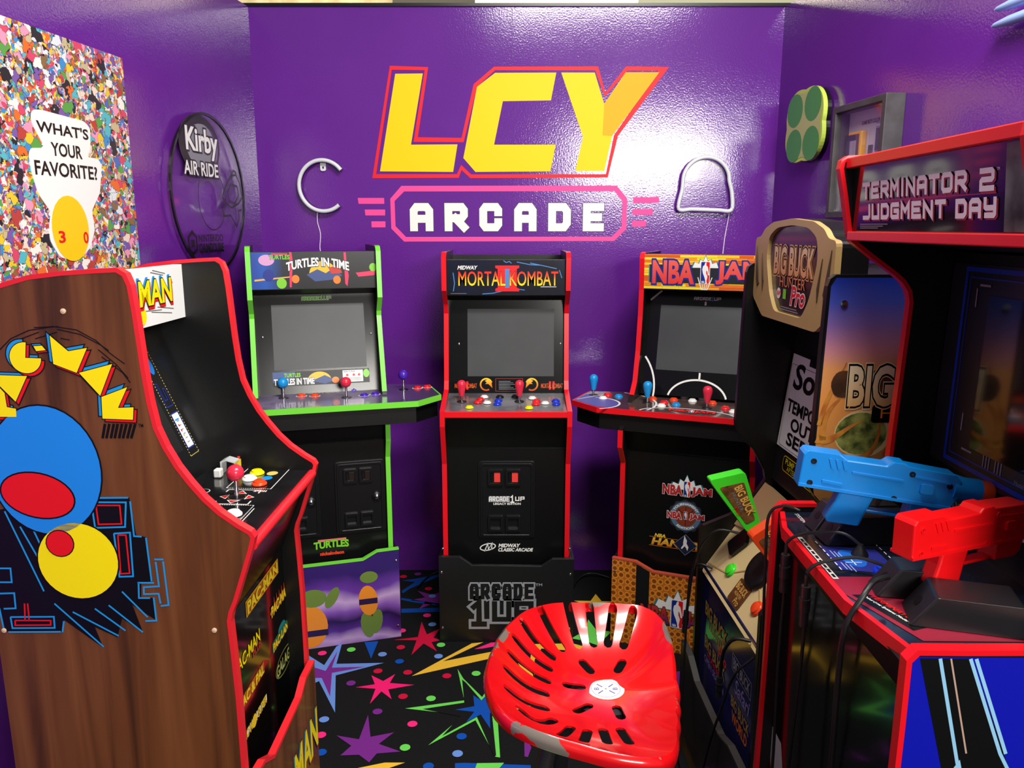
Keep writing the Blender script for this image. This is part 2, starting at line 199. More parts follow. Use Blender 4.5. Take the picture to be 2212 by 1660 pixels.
def circ(x, y, rx, ry=None, n=24, rot=0):
    ry = ry or rx; c, s = math.cos(rot), math.sin(rot)
    return [(x + rx*math.cos(t)*c - ry*math.sin(t)*s, y + rx*math.cos(t)*s + ry*math.sin(t)*c) for t in [2*math.pi*i/n for i in range(n)]]
def arc(x, y, r, a0, a1, n=16, ry=None): return [(x + r*math.cos(R(a0+(a1-a0)*i/n)), y + (ry or r)*math.sin(R(a0+(a1-a0)*i/n))) for i in range(n+1)]
def strokes(pl, w, closed=False):
    """mitred quads along a 2d polyline"""
    P = [Vector(p) for p in pl]; n = len(P); L = []; Rr = []
    for i in range(n):
        d0 = (P[i] - P[i-1]) if (i or closed) else (P[1] - P[0]); d1 = (P[(i+1) % n] - P[i]) if (i < n-1 or closed) else d0
        if d0.length < 1e-9: d0 = d1
        if d1.length < 1e-9: d1 = d0
        n0 = Vector((-d0.y, d0.x)).normalized(); n1 = Vector((-d1.y, d1.x)).normalized(); m = n0 + n1
        if m.length < .3: m = n0.copy(); k = 1
        else: m.normalize(); k = min(2.2, 1 / max(.3, m.dot(n0)))
        L.append(tuple(P[i] + m*(k*w/2))); Rr.append(tuple(P[i] - m*(k*w/2)))
    return [[L[i], Rr[i], Rr[(i+1) % n], L[(i+1) % n]] for i in range(n if closed else n-1)]
class Pl:
    """printing plane: p(a,b,h) -> xyz"""
    def __init__(s, o, u, v):
        s.o, s.u, s.v = Vector(o), Vector(u), Vector(v); s.n = s.u.cross(s.v).normalized()
    def p(s, a, b, h=0): return s.o + s.u*a + s.v*b + s.n*h
def FY(y): return Pl((0, y, 0), (1, 0, 0), (0, 0, 1))                # faces -y, coordinates (x,z)
def FS(y0, z0, y1, z1): k = (y1-y0)/(z1-z0); return Pl((0, y0 - k*z0, 0), (1, 0, 0), (0, k, 1))
def FZ(z, k=0): return Pl((0, 0, z), (1, 0, 0), (0, 1, k))           # faces up, coordinates (x,y)
def FXm(x): return Pl((x, 0, 0), (0, -1, 0), (0, 0, 1))              # faces -x ; coordinates (-y,z)
def FXp(x): return Pl((x, 0, 0), (0, 1, 0), (0, 0, 1))               # faces +x ; coordinates (y,z)
TCACHE = {}
def glyphs(s, off=0.0):
    k = (s, round(off, 4))
    if k in TCACHE: return TCACHE[k]
    c = bpy.data.curves.new('t', 'FONT'); c.body = s; c.offset = off; c.resolution_u = 3; c.fill_mode = 'FRONT'
    o = bpy.data.objects.new('t', c); COL.objects.link(o)
    dg = bpy.context.evaluated_depsgraph_get(); me = bpy.data.meshes.new_from_object(o.evaluated_get(dg))
    r = ([(v.co.x, v.co.y) for v in me.vertices], [tuple(p.vertices) for p in me.polygons])
    bpy.data.objects.remove(o); bpy.data.curves.remove(c); bpy.data.meshes.remove(me)
    TCACHE[k] = r; return r
GL = {  # block lettering as stroke paths in a unit cell
 'A': [[(0,0),(0,.82),(.18,1),(.82,1),(1,.82),(1,0)],[(0,.42),(1,.42)]], 'R': [[(0,0),(0,1),(.85,1),(1,.85),(1,.6),(.85,.45),(0,.45)],[(.45,.45),(1,0)]],
 'C': [[(1,.75),(1,.85),(.85,1),(.15,1),(0,.85),(0,.15),(.15,0),(.85,0),(1,.15),(1,.25)]], 'D': [[(0,0),(0,1),(.8,1),(1,.8),(1,.2),(.8,0),(0,0)]],
 'E': [[(1,1),(0,1),(0,0),(1,0)],[(0,.5),(.85,.5)]], '1': [[(.1,.8),(.5,1),(.5,0)],[(.1,0),(.9,0)]], 'U': [[(0,1),(0,0),(1,0),(1,1)]], 'P': [[(0,0),(0,1),(1,1),(1,.45),(0,.45)]],
 'T': [[(0,1),(1,1)],[(.5,1),(.5,0)]], 'M': [[(0,0),(0,1),(.5,.45),(1,1),(1,0)]], 'I': [[(.5,0),(.5,1)]], 'N': [[(0,0),(0,1),(1,0),(1,1)]], 'O': [[(.15,0),(0,.15),(0,.85),(.15,1),(.85,1),(1,.85),(1,.15),(.85,0),(.15,0)]],
 '2': [[(0,1),(.9,1),(1,.9),(1,.6),(.9,.5),(.1,.5),(0,.4),(0,0),(1,0)]], 'J': [[(1,1),(1,.15),(.85,0),(0,0)]], 'G': [[(1,1),(.1,1),(0,.9),(0,.1),(.1,0),(1,0),(1,.5),(.5,.5)]], 'Y': [[(0,1),(0,.55),(.1,.48),(1,.48)],[(1,1),(1,.1),(.9,0),(.1,0)]],
 'B': [[(0,0),(0,1),(.9,1),(1,.9),(1,.6),(.9,.5),(0,.5)],[(.9,.5),(1,.4),(1,.1),(.9,0),(0,0)]], ' ': []}
class Dec:
    """flat print collected into ONE part with several inks"""
    def __init__(s, plane, h=.0008): s.pl = plane; s.h = h; s.v = []; s.f = []; s.mi = []; s.m = []
    def _m(s, m):
        if m not in s.m: s.m.append(m)
        return s.m.index(m)
    def poly(s, loops, m, h=0):
        if not isinstance(loops[0][0], (tuple, list)): loops = [loops]
        pts = [p for l in loops for p in l]; k = len(s.v)
        s.v += [tuple(s.pl.p(a, b, s.h + h)) for a, b in pts]
        for t in tessellate_polygon([[Vector((a, b, 0)) for a, b in l] for l in loops]):
            a, b, c = [Vector(pts[i]) for i in t]
            if (b-a).cross(c-a) < 0: t = tuple(reversed(t))
            s.f.append(tuple(i + k for i in t)); s.mi.append(s._m(m))
        return s
    def rect(s, x0, y0, x1, y1, m, h=0): return s.poly([(x0,y0),(x1,y0),(x1,y1),(x0,y1)], m, h)
    def line(s, pl, w, m, h=0, closed=False):
        for i, q in enumerate(strokes(pl, w, closed)): s.poly(q, m, h + (i % 2)*2.5e-5)
        return s
    def text(s, body, box, m, h=0, shear=0, bold=0, outline=(), warp=None):
        """fit text into box (x0,y0,x1,y1); outline=[(offset, ink)...] laid under it"""
        v0, _ = glyphs(body, 0)
        X0, X1 = min(p[0] for p in v0), max(p[0] for p in v0); Y0, Y1 = min(p[1] for p in v0), max(p[1] for p in v0)
        sx, sy = (box[2]-box[0])/(X1-X0), (box[3]-box[1])/max(.01, Y1-Y0)
        lay = [(o, i, h + .0003*(k)) for k, (o, i) in enumerate(outline)] + [(bold, m, h + .0003*len(outline))]
        for off, ink, hh in lay:
            vs_, fs_ = glyphs(body, off); k = len(s.v); mi = s._m(ink)
            for x, y in vs_:
                a, b = box[0] + (x-X0)*sx, box[1] + (y-Y0)*sy; a += shear*(b-box[1])
                if warp: a, b = warp(a, b)
                s.v.append(tuple(s.pl.p(a, b, s.h + hh)))
            for f in fs_: s.f.append(tuple(i + k for i in f)); s.mi.append(mi)
        return s
    def block(s, body, box, w, m, h=0, gap=.25, shear=0, outline=()):
        ws = [.4 if c == 'I' else (1.0 if c != ' ' else .5) for c in body]; n = len(body); cw0 = (box[2]-box[0])/(sum(ws) + gap*(n-1)); H = box[3]-box[1]
        lay = [(w + 2*o, i, h + .0003*k) for k, (o, i) in enumerate(outline)] + [(w, m, h + .0003*len(outline))]
        for ww, ink, hh in lay:
            for i, ch in enumerate(body):
                x0 = box[0] + cw0*(sum(ws[:i]) + gap*i); cw = cw0*ws[i]
                for j, pl in enumerate(GL.get(ch, [])):
                    q = [(x0 + w/2 + (cw-w)*a, box[1] + w/2 + (H-w)*b) for a, b in pl]
                    q = [(a + shear*(b-box[1]), b) for a, b in q]
                    # lengthen open ends to the cell edge
                    if len(q) > 1:
                        for e, f in ((0, 1), (-1, -2)):
                            d = Vector(q[e]) - Vector(q[f])
                            if d.length > 1e-6: q[e] = tuple(Vector(q[e]) + d.normalized()*(ww/2))
                    s.line(q, ww, ink, hh + j*6e-5)
        return s
    def obj(s, name, parent=None, label=None): return MO(name, s.v, s.f, s.m, parent, midx=s.mi, label=label)
def disc_part(name, x, y, z, r, d, m, parent, axis='y', n=14, dome=0):
    return Sol().lathe([(0, -d - dome), (r*.6, -d - dome*.8), (r, -d), (r, 0), (0, 0)], (x, y, z), axis, n).obj(name, m, parent, smooth=True)
# ---------------------------------------------------------------- room shell
def struct(o): o['kind'] = 'structure'; return o
def wall_mat():
    m = mat('purple_gloss_paint', '#64248f', .13, spec=.85); nt = m.node_tree; b = nt.nodes['Principled BSDF']
    tc = nt.nodes.new('ShaderNodeTexCoord')
    n = nt.nodes.new('ShaderNodeTexNoise'); n.inputs['Scale'].default_value = 150; n.inputs['Detail'].default_value = 2
    n2 = nt.nodes.new('ShaderNodeTexNoise'); n2.inputs['Scale'].default_value = 5; n2.inputs['Detail'].default_value = 3
    nt.links.new(tc.outputs['Object'], n.inputs['Vector']); nt.links.new(tc.outputs['Object'], n2.inputs['Vector'])
    ad = nt.nodes.new('ShaderNodeMath'); ad.operation = 'MULTIPLY_ADD'; ad.inputs[1].default_value = 1.5
    nt.links.new(n2.outputs['Fac'], ad.inputs[0]); nt.links.new(n.outputs['Fac'], ad.inputs[2])
    bp = nt.nodes.new('ShaderNodeBump'); bp.inputs['Strength'].default_value = .22; bp.inputs['Distance'].default_value = .0018
    nt.links.new(ad.outputs[0], bp.inputs['Height']); nt.links.new(bp.outputs[0], b.inputs['Normal']); nt.links.new(bp.outputs[0], b.inputs['Coat Normal'])
    cr = nt.nodes.new('ShaderNodeValToRGB'); cr.color_ramp.elements[0].color = lin('#60228b'); cr.color_ramp.elements[1].color = lin('#6a2896')
    nt.links.new(n2.outputs['Fac'], cr.inputs[0]); nt.links.new(cr.outputs[0], b.inputs['Base Color'])
    return m
PUR = wall_mat()
PURS = mat('purple_paint_smooth', '#57207f', .3)
def carpet_mat():
    m = mat('black_carpet', '#0b0b0c', .95, spec=.2, noise=('#17171a', 420, 2), bump=(500, .8)); return m
CARP = carpet_mat()
WZ = 2.464
floor = struct(Sol().box(-4, 4, -3, 6, -.05, 0).obj('floor', CARP))
wall_back = struct(Sol().box(-1.08, 1.117, 3.5, 3.6, 0, WZ).obj('wall_back', PUR))
def side_wall(name, ox, sg, ln):
    t = R(6) * sg; d = Vector((-math.sin(t)*1, -math.cos(t), 0)); nn = Vector((-sg*math.cos(t), sg*math.sin(t)*1, 0))
    a = Vector((ox, 3.5, 0)); d = Vector((-.1045*sg, -.9945, 0)); nn = Vector((-.9945*sg, .1045, 0))
    q = [a, a + d*ln, a + d*ln + nn*.1, a + nn*.1 + Vector((0, .1, 0))]
    return struct(Sol().add([v + Vector((0,0,z)) for z in (0, WZ) for v in q], [(0,1,2,3),(4,5,6,7),(0,1,5,4),(1,2,6,5),(2,3,7,6),(3,0,4,7)]).obj(name, PUR))
wall_left = side_wall('wall_left', -1.08, 1, 3.4)
wall_right = side_wall('wall_right', 1.117, -1, 2.75)
struct(Sol().box(-1.1, 1.14, 3.49, 3.62, WZ, WZ + .012).obj('trim_1', BLKP))
# the lit hall beyond the partition
BEI = mat('beige_textured_plaster', '#d9cda6', .8, noise=('#b7a87c', 9, 5), bump=(90, .6))
struct(Sol().box(-3.4, 3.4, 5.0, 5.1, 0, 4.0).obj('wall_far', BEI))
struct(Sol().box(-3.4, 3.4, 3.7, 5.1, 4.0, 4.1).obj('ceiling', mat('dark_ceiling', '#3b372e', .9)))
t = thing('strip_light', 'white fluorescent strip light glimpsed above the purple back wall', 'strip light', (.23, 4.45, 2.72))
Sol().box(-.42, .42, -.04, .04, -.01, .05).obj('housing', mat('lamp_housing', '#e9e9e4', .5), t)
Sol().tube([(-.4, -.02, -.022), (.4, -.02, -.022)], .016, 10, False).obj('tube', mat('lamp_tube', '#ffffff', .4, emit=('#fff2dc', 9)), t)
t = thing('roof_beam', 'dark steel beam glimpsed above the purple back wall', 'beam', (-.35, 4.7, 2.72))
Sol().box(-.3, .25, -.04, .04, -.03, .3).box(-.3, .25, -.09, .09, -.05, -.03).obj('beam', mat('dark_steel', '#26221b', .7), t)
t = thing('panel_board', 'grey green panel glimpsed above the right end of the back wall', 'panel', (1.2, 4.75, 2.66))
Sol().box(-.55, .6, -.02, .02, -.1, .5).obj('board', mat('grey_green_panel', '#6f7365', .7), t, bevel=.004)
# wall seam on the back wall and its painted sign (children of the wall)
Sol().box(-.0012, .0012, 3.4994, 3.501, 0, WZ).obj('panel_seam', PURS, wall_back, bevel=.001)
WB = FY(3.5)
L = D_['LCY']; d = Dec(WB)
PY = mat('wall_paint_yellow', '#ffd400', .5, spec=.25); PY2 = mat('wall_paint_amber', '#ffb000', .5, spec=.25); PR = mat('wall_paint_red', '#e8232f', .5, spec=.25)
PP = mat('wall_paint_pink', '#ff4f9c', .5, spec=.25); PW = mat('wall_paint_white', '#f3f5ef', .5, spec=.25); PK = mat('wall_paint_dark', '#3b2a45', .4)
Dec(WB).poly([L['outO'], list(reversed(L['outI']))], PR).obj('painted_outline', wall_back, 'red painted outline round the yellow letters')
for k in ('L', 'C'): Dec(WB).poly(L[k], PY).obj('painted_letter', wall_back, 'yellow painted letter ' + k)
d = Dec(WB); d.poly(L['Y1'], PY); d.poly(L['Y2'], PY2, .0004); d.obj('painted_letter', wall_back, 'yellow painted letter Y with an amber arm')
P = D_['PINK']
Dec(WB).poly([P['o'], list(reversed(P['i']))], PP).obj('painted_frame', wall_back, 'pink painted eight-sided frame')
for b in P['bars']: Dec(WB).poly(b, PP).obj('painted_bar', wall_back, 'pink painted speed bar')
for ch, ((x0, z0), (x1, z1)) in zip('ARCADE', D_['ARC']):
    dd = Dec(WB); dd.block(ch, (x0, z0, x1, z1), .0335, PW, 0, outline=[(.0025, PK)]); dd.obj('painted_letter', wall_back, 'white painted letter ' + ch)
# ---------------------------------------------------------------- carpet pattern
CC = {'pinkred': '#d3123f', 'hot': '#ff2f86', 'pink': '#ff1f77', 'lblue': '#6d94e0', 'violet': '#7a2a8c', 'blue': '#0f51b4', 'bluedk': '#0d46a0', 'yellow': '#f6c23a', 'green': '#6fdc5a', 'black': '#0b0b0c'}
CM = {k: (CARP if k == 'black' else mat('carpet_' + k, v, .95, spec=.15, bump=(500, .8))) for k, v in CC.items()}
FL = FZ(0)
for i, (c, pts) in enumerate(D_['STARS'] + D_['FLOOR2']): Dec(FL, .001 + .0002*(i % 5) + (.001 if c in ('black',) else 0) + (.002 if i == 9 else 0)).poly(pts, CM[c]).obj('carpet_star', floor)
for c, x, y in D_['DOTS']: Dec(FL, .0025).poly(circ(x, y, .0165, .0165, 12), CM[c]).obj('carpet_dot', floor)
def star(x, y, r, n, a, k=.38, e=1.0): return [(x + (r if i % 2 == 0 else r*k)*(1 if i % 4 else e)*math.cos(a+math.pi*i/n), y + (r if i % 2 == 0 else r*k)*math.sin(a+math.pi*i/n)) for i in range(2*n)]
for x, y, r, n, c in [(-.25, .72, .2, 6, 'green'), (.35, .62, .22, 7, 'pink'), (.0, .2, .2, 6, 'violet'), (-.5, .3, .16, 5, 'lblue'), (.5, .1, .2, 6, 'yellow'), (0, -.5, .25, 6, 'blue'), (.44, 2.0, .12, 6, 'violet'), (.36, 3.15, .1, 5, 'yellow'), (-.34, 3.2, .1, 6, 'violet')]:
    Dec(FL, .0012).poly(star(x, y, r, n, random.random()*3, .4, 1.3), CM[c]).obj('carpet_star', floor)
for i in range(40):
    x, y = random.uniform(-.6, .6), random.uniform(-1, .95); Dec(FL, .0025).poly(circ(x, y, .0165, .0165, 12), random.choice([CM[k] for k in ('hot', 'green', 'blue', 'violet', 'lblue', 'pinkred')])).obj('carpet_dot', floor)
sx = [(-.75, 1.063), (.5, 1.075)]
Sol().box(-.72, .52, 1.028, 1.066, 0, .006).obj('carpet_seam', RUB, floor, bevel=.002, label='black strip joining two lengths of carpet')
# ---------------------------------------------------------------- things on the walls
def LW(s, z, off=0): c = Vector((-1.08, 3.5, z)) + Vector((-.1045, -.9945, 0))*s + Vector((.9945, -.1045, 0))*off; return c
def RW(s, z, off=0): c = Vector((1.117, 3.5, z)) + Vector((.1045, -.9945, 0))*s + Vector((-.9945, -.1045, 0))*off; return c
# poster on the left wall; local x = -s
def crowd_mat():
    m = bpy.data.materials.new('crowd_print'); m.use_nodes = True; nt = m.node_tree; b = nt.nodes['Principled BSDF']
    tc = nt.nodes.new('ShaderNodeTexCoord')
    nz = nt.nodes.new('ShaderNodeTexNoise'); nz.inputs['Scale'].default_value = 45; nz.inputs['Detail'].default_value = 2; nt.links.new(tc.outputs['Object'], nz.inputs['Vector'])
    mx = nt.nodes.new('ShaderNodeMix'); mx.data_type = 'RGBA'; mx.blend_type = 'ADD'; mx.inputs[0].default_value = .04
    nt.links.new(tc.outputs['Object'], mx.inputs[6]); nt.links.new(nz.outputs['Color'], mx.inputs[7])
    cols = []
    for sc in (36, 95):
        v = nt.nodes.new('ShaderNodeTexVoronoi'); v.inputs['Scale'].default_value = sc; nt.links.new(mx.outputs[2], v.inputs['Vector'])
        sp = nt.nodes.new('ShaderNodeSeparateColor'); nt.links.new(v.outputs['Color'], sp.inputs[0])
        cr = nt.nodes.new('ShaderNodeValToRGB'); cr.color_ramp.interpolation = 'CONSTANT'; els = cr.color_ramp.elements
        pal = ['#e8702a', '#3d8fd0', '#f0d8c8', '#e9c832', '#59a04a', '#f09ab8', '#23252c', '#b9423c', '#dfe6ee', '#7a5aa8', '#8a6a42', '#54b8c8', '#f4f0e6', '#d94a6a', '#4a6fb8', '#c8b890']
        while len(els) < len(pal): els.new(.5)
        for i, (e, c) in enumerate(zip(els, pal)): e.position = i/len(pal); e.color = lin(c)
        nt.links.new(sp.outputs[0], cr.inputs[0]); cols.append((cr, v, sp))
    m1 = nt.nodes.new('ShaderNodeMix'); m1.data_type = 'RGBA'
    gt = nt.nodes.new('ShaderNodeMath'); gt.operation = 'GREATER_THAN'; gt.inputs[1].default_value = .45; nt.links.new(cols[0][2].outputs[1], gt.inputs[0])
    nt.links.new(gt.outputs[0], m1.inputs[0]); nt.links.new(cols[0][0].outputs[0], m1.inputs[6]); nt.links.new(cols[1][0].outputs[0], m1.inputs[7])
    ve = nt.nodes.new('ShaderNodeTexVoronoi'); ve.feature = 'DISTANCE_TO_EDGE'; ve.inputs['Scale'].default_value = 36; nt.links.new(mx.outputs[2], ve.inputs['Vector'])
    lt = nt.nodes.new('ShaderNodeMath'); lt.operation = 'LESS_THAN'; lt.inputs[1].default_value = .018; nt.links.new(ve.outputs['Distance'], lt.inputs[0])
    m2 = nt.nodes.new('ShaderNodeMix'); m2.data_type = 'RGBA'; m2.inputs[7].default_value = lin('#2c2a30'); nt.links.new(lt.outputs[0], m2.inputs[0]); nt.links.new(m1.outputs[2], m2.inputs[6])
    nt.links.new(m2.outputs[2], b.inputs['Base Color']); b.inputs['Roughness'].default_value = .35
    return m
t = thing('wall_poster', 'tall poster of a crowded multicoloured pattern on the left wall', 'poster', LW(1.26, 1.45, .003), 84)
Sol().box(-.62, .30, -.004, 0, -.6, .628).obj('sheet', crowd_mat(), t)
st = [(1.26 - s, z - 1.45) for s, z in D_['STICK']]; FP = FY(-.004)
sk = Sol().prism(rnd(st, .012, 3), lambda a, b, h: (a, -.004 - h, b), 0, .0015).obj('sticker', mat('sticker_white', '#f4f5f3', .35), t, label='white cut-out sticker with black lettering')
d = Dec(FY(-.0055))
d.text("WHAT'S", (-.118, .37, .092, .398), INK, 0, 0, .02, warp=None)
d.text("YOUR", (-.07, .315, .055, .348), INK, 0, 0, .02); d.text("FAVORITE?", (-.142, .262, .117, .297), INK, 0, 0, .02)
d.poly(circ(-.025, .125, .078, .088), mat('sticker_yellow', '#ffcc00', .35)); d.text('3', (-.078, .088, -.054, .118), IRED, .0004, 0, .03); d.text('0', (.026, .085, .046, .115), IRED, .0004, 0, .03)
d.obj('sticker_print', sk)
# round clear plaque with black line drawing
PC = (.479, 1.70); PRD = .283
t = thing('round_plaque', 'round clear acrylic plaque with black rim and game lettering on the left wall', 'plaque', LW(PC[0], PC[1], .02), 84)
CLR = mat('clear_acrylic', '#ffffff', .05, trans=1, alpha=.18)
Sol().prism([circ(0, 0, PRD, n=64), list(reversed(circ(-.012, -.02, .062, .066, 32)))], lambda a, b, h: (a, -h, b), -.004, .0).obj('disc', CLR, t)
Sol().prism([circ(0, 0, PRD + .002, n=64), list(reversed(circ(0, 0, PRD - .008, n=64)))], lambda a, b, h: (a, -h, b), -.005, .002).obj('rim', BLKP, t)
Q = D_['PLQ']; loc = lambda p: (PC[0] - p[0], p[1] - PC[1])
d = Dec(FY(-.0012)); d.line(circ(loc(Q['hole'][0])[0]*.5 + loc(Q['hole'][1])[0]*.5, -.02, .105, .112, 32), .004, INK, 0, True)
for l in Q['lines']: d.line([loc(p) for p in l], .008, INK)
cx, cz = loc(Q['c']); d.poly([circ(cx, cz, .15, .105, 32), list(reversed(circ(cx + .02, cz - .005, .118, .08, 32)))], INK)
d.poly(circ(cx, cz, .116, .079, 30), GRY, -.0002)
d.text('Kirby', (cx - .1, cz - .045, cx + .13, cz + .055), WHT, .0006, .0, .03, outline=[(.09, INK)])
d.text('AIR RIDE', (cx - .125, cz - .105, cx + .125, cz - .06), WHT, .0004, 0, .02, outline=[(.1, INK)])
gx, gz = loc(Q['gc'][0])[0], loc(Q['gcv'][1])[1]
d.poly([[(gx, gz), (gx + .035, gz - .018), (gx + .07, gz), (gx + .07, gz + .05), (gx + .035, gz + .072), (gx, gz + .05)], list(reversed([(gx + .012, gz + .006), (gx + .035, gz - .004), (gx + .058, gz + .006), (gx + .058, gz + .044), (gx + .035, gz + .056), (gx + .012, gz + .044)]))], INK)
d.rect(gx + .025, gz + .012, gx + .05, gz + .038, INK)
d.text('NINTENDO', (gx + .08, gz + .03, gx + .27, gz + .055), INK, 0, 0, .02); d.text('GAMECUBE', (gx + .08, gz - .008, gx + .27, gz + .022), INK, 0, 0, .05)
d.obj('line_drawing', t)
# neon tube signs on the back wall (unlit): a plain open ring and a plain arch
NEO = mat('white_silicone_tube', '#dfe3e6', .35); CORD = mat('clear_white_cord', '#e6d3ee', .4)
t = thing('neon_ring_sign', 'unlit white open-ring neon tube sign left of the painted letters', 'neon sign', (-.80, 3.5, 1.75))
ring = [(.0 + .1*math.cos(R(a)), -.03, .105*math.sin(R(a))) for a in range(38, 324, 13)]
Sol().tube(ring, .0085, 10, True).obj('tube', NEO, t, smooth=True)
Sol().tube([(x, -.02, z) for x, _, z in ring], .0095, 8, True).obj('backing', BLKP, t, smooth=True)
Sol().prism([rrect(-.012, .062, .012, .1, .008), list(reversed(circ(0, .076, .004, .006, 8)))], lambda a, b, h: (a, -h, b), .006, .01).obj('hanger', NEO, t)
Sol().tube([(-.03, -.02, -.105), (-.035, -.006, -.15), (-.025, -.005, -.2), (-.03, -.005, -.26), (-.024, -.005, -.29)], .0022, 6).obj('cord', CORD, t)
t = thing('neon_arch_sign', 'unlit white arch-shaped neon tube sign on clear backing, right of the painted letters', 'neon sign', (.82, 3.5, 1.655))
ar = [(-.112, 0)] + [(-.1, .08)] + [(0 - .098*math.cos(R(a)), .115 + .097*math.sin(R(a))) for a in range(0, 181, 15)] + [(.112, .06), (.112, -.005)]
loop = [(a, -.03, b) for a, b in ar] + [(.056, -.03, -.006), (0, -.03, -.004), (-.056, -.03, -.002)]
Sol().tube(loop, .0085, 10, True, True).obj('tube', NEO, t, smooth=True)
Sol().prism(ar, lambda a, b, h: (a, -h, b), .016, .02).obj('backing', CLR, t)
Sol().tube([(.108, -.02, -.01), (.105, -.006, -.06), (.097, -.005, -.12), (.092, -.005, -.19)], .0022, 6).obj('cord', CORD, t)
# four-lobed green plaque on the right wall
t = thing('lobed_plaque', 'yellow-green four-lobed wall plaque with green discs on the right wall', 'plaque', RW(.32, 1.96, .03), -84)
def lobed(g):
    o = []
    for i in range(72):
        a = 2*math.pi*i/72; rr = 1 + .1*abs(math.cos(2*(a - math.pi/4))) ** 1.0 - .06*abs(math.cos(2*a))**3
        o.append((rr*(.155 + g)*math.cos(a), rr*(.138 + g)*math.sin(a)))
    return o
Sol().prism(lobed(0), lambda a, b, h: (a, -h, b), -.008, .008).obj('body', mat('plaque_yellow_green', '#c8e05a', .35), t, bevel=.003)
Sol().prism(lobed(-.004), lambda a, b, h: (a, -h, b), -.026, -.009).obj('spacer', BLKP, t)
d = Dec(FY(-.0085)); d.poly(lobed(-.014), mat('plaque_print_ground', '#c3c87a', .35), -.0002)
for x, z, c in ((-.078, .062, 0), (.068, .07, 1), (-.07, -.07, 2), (.07, -.072, 3)): d.poly(circ(x, z, .066, .062, 24), mat('plaque_print_green', '#4f9e48', .35), .0003)
d.obj('print', t)
# shadow box frame with a taken-apart yellow handheld
t = thing('shadow_box_frame', 'dark grey shadow box holding a yellow handheld console and its parts', 'frame', RW(.76, 1.61, 0), -84)
FRM = mat('dark_grey_frame', '#3c3a3c', .5, noise=('#4a474a', 20, 3))
fw, fh, fdp = .165, .375, .065
fx = lambda a, b, h: (a, -h, b)
Sol().prism([[(-fw, 0), (fw, 0), (fw, fh), (-fw, fh)], [(-fw+.022, fh-.022), (fw-.022, fh-.022), (fw-.022, .022), (-fw+.022, .022)]], fx, 0, fdp).obj('frame_moulding', FRM, t, bevel=.002)
Sol().box(-fw+.01, fw-.01, -.012, -.004, .01, fh-.01).obj('backing_board', mat('mount_board', '#d9cfe0', .7), t)
hh = Sol().box(-.105, -.02, -.035, -.013, .12, .285).obj('handheld', mat('handheld_yellow', '#e8a51e', .35), t, bevel=.006)
MO('screen', [(-.098, -.0362, .19), (-.03, -.0362, .19), (-.03, -.0362, .275), (-.098, -.0362, .275)], [(0,1,2,3)], mat('handheld_bezel', '#3d3a52', .3), hh)
MO('display', [(-.085, -.0368, .205), (-.045, -.0368, .205), (-.045, -.0368, .255), (-.085, -.0368, .255)], [(0,1,2,3)], mat('handheld_lcd', '#a99fb2', .3), hh)
Sol().box(.045, .115, -.018, -.012, .12, .20).obj('circuit_board', mat('pcb_dark', '#3a3642', .5), t)
Sol().box(.04, .105, -.018, -.012, .215, .285).obj('circuit_board', mat('pcb_grey', '#5d5866', .5), t)
Sol().box(.0, .02, -.018, -.012, .2, .235).obj('cartridge', mat('pcb_grey', '#5d5866'), t)
d = Dec(FY(-.012)); d.text('GAME BOY COLOR', (-.06, .305, .05, .318), INK, 0, 0, .02)
for i in range(4): d.rect(.03, .3 - i*.012, .075, .303 - i*.012, GRY)
d.obj('print', t)
GLS = mat('frame_glass', '#ffffff', .03, trans=1, alpha=.12)
Sol().box(-fw+.02, fw-.02, -.056, -.054, .02, fh-.02).obj('glass', GLS, t)
# upper right: light-blue bars of another neon sign
t = thing('neon_bar_sign', 'pale blue tapered neon bars at the upper right edge of the view', 'neon sign', RW(1.45, 2.07, .02), -84)
LB = mat('pale_blue_tube', '#9ab8f6', .3)
for k, z in enumerate((.012, .05)):
    V = []; n = 10; pr = [(.001, -.125), (.007, -.11), (.012, -.06), (.015, .05), (.012, .16), (.001, .18)]
    Sol().lathe(pr, (0, 0, 0), 'x', n).obj('bar', LB, t, smooth=True).location = (.004*k, -.01, z)
# ---------------------------------------------------------------- arcade cabinet builders
def PX(x0, x1): return x0, x1
def panel(parent, prof, x0, x1, m, name='side_panel', bevel=0): return Sol().prism(prof, lambda a, b, h: (h, a, b), x0, x1).obj(name, m, parent, bevel=bevel)
def molding(parent, path, x0, x1, m, w=.007, name='edge_molding'):
    s = Sol()
    for q in strokes(path, w): s.prism(q, lambda a, b, h: (h, a, b), x0, x1)
    return s.obj(name, m, parent)
WASH = [(.001, 0), (.019, 0), (.018, .002), (.006, .0032), (.001, .0032)]
def joystick(parent, x, y, z, c, kind='ball', r=.019):
    if kind == 'ball':
        b = Sol().lathe([(r*math.sin(R(a)) + 1e-5, .038 + r - r*math.cos(R(a))) for a in range(0, 181, 15)], (x, y, z), 'z', 18)
    else:
        b = Sol().lathe([(.0005, .022), (.009, .022), (.0105, .026), (.0125, .04), (.0165, .058), (.0175, .066), (.016, .074), (.011, .08), (.004, .083), (.0005, .083)], (x, y, z), 'z', 18)
    o = b.obj('joystick', PLA[c], parent, smooth=True)
    Sol().lathe([(.0045, 0), (.0045, .045)], (x, y, z), 'z', 10).obj('shaft', STEEL, o, smooth=True)
    Sol().lathe(WASH, (x, y, z), 'z', 18).obj('dust_washer', BLKP, o, smooth=True)
    return o
BUT = [(.0005, 0), (.0165, 0), (.0165, .003), (.0145, .005), (.0122, .005), (.0118, .0085), (.0095, .0098), (.0005, .0092)]
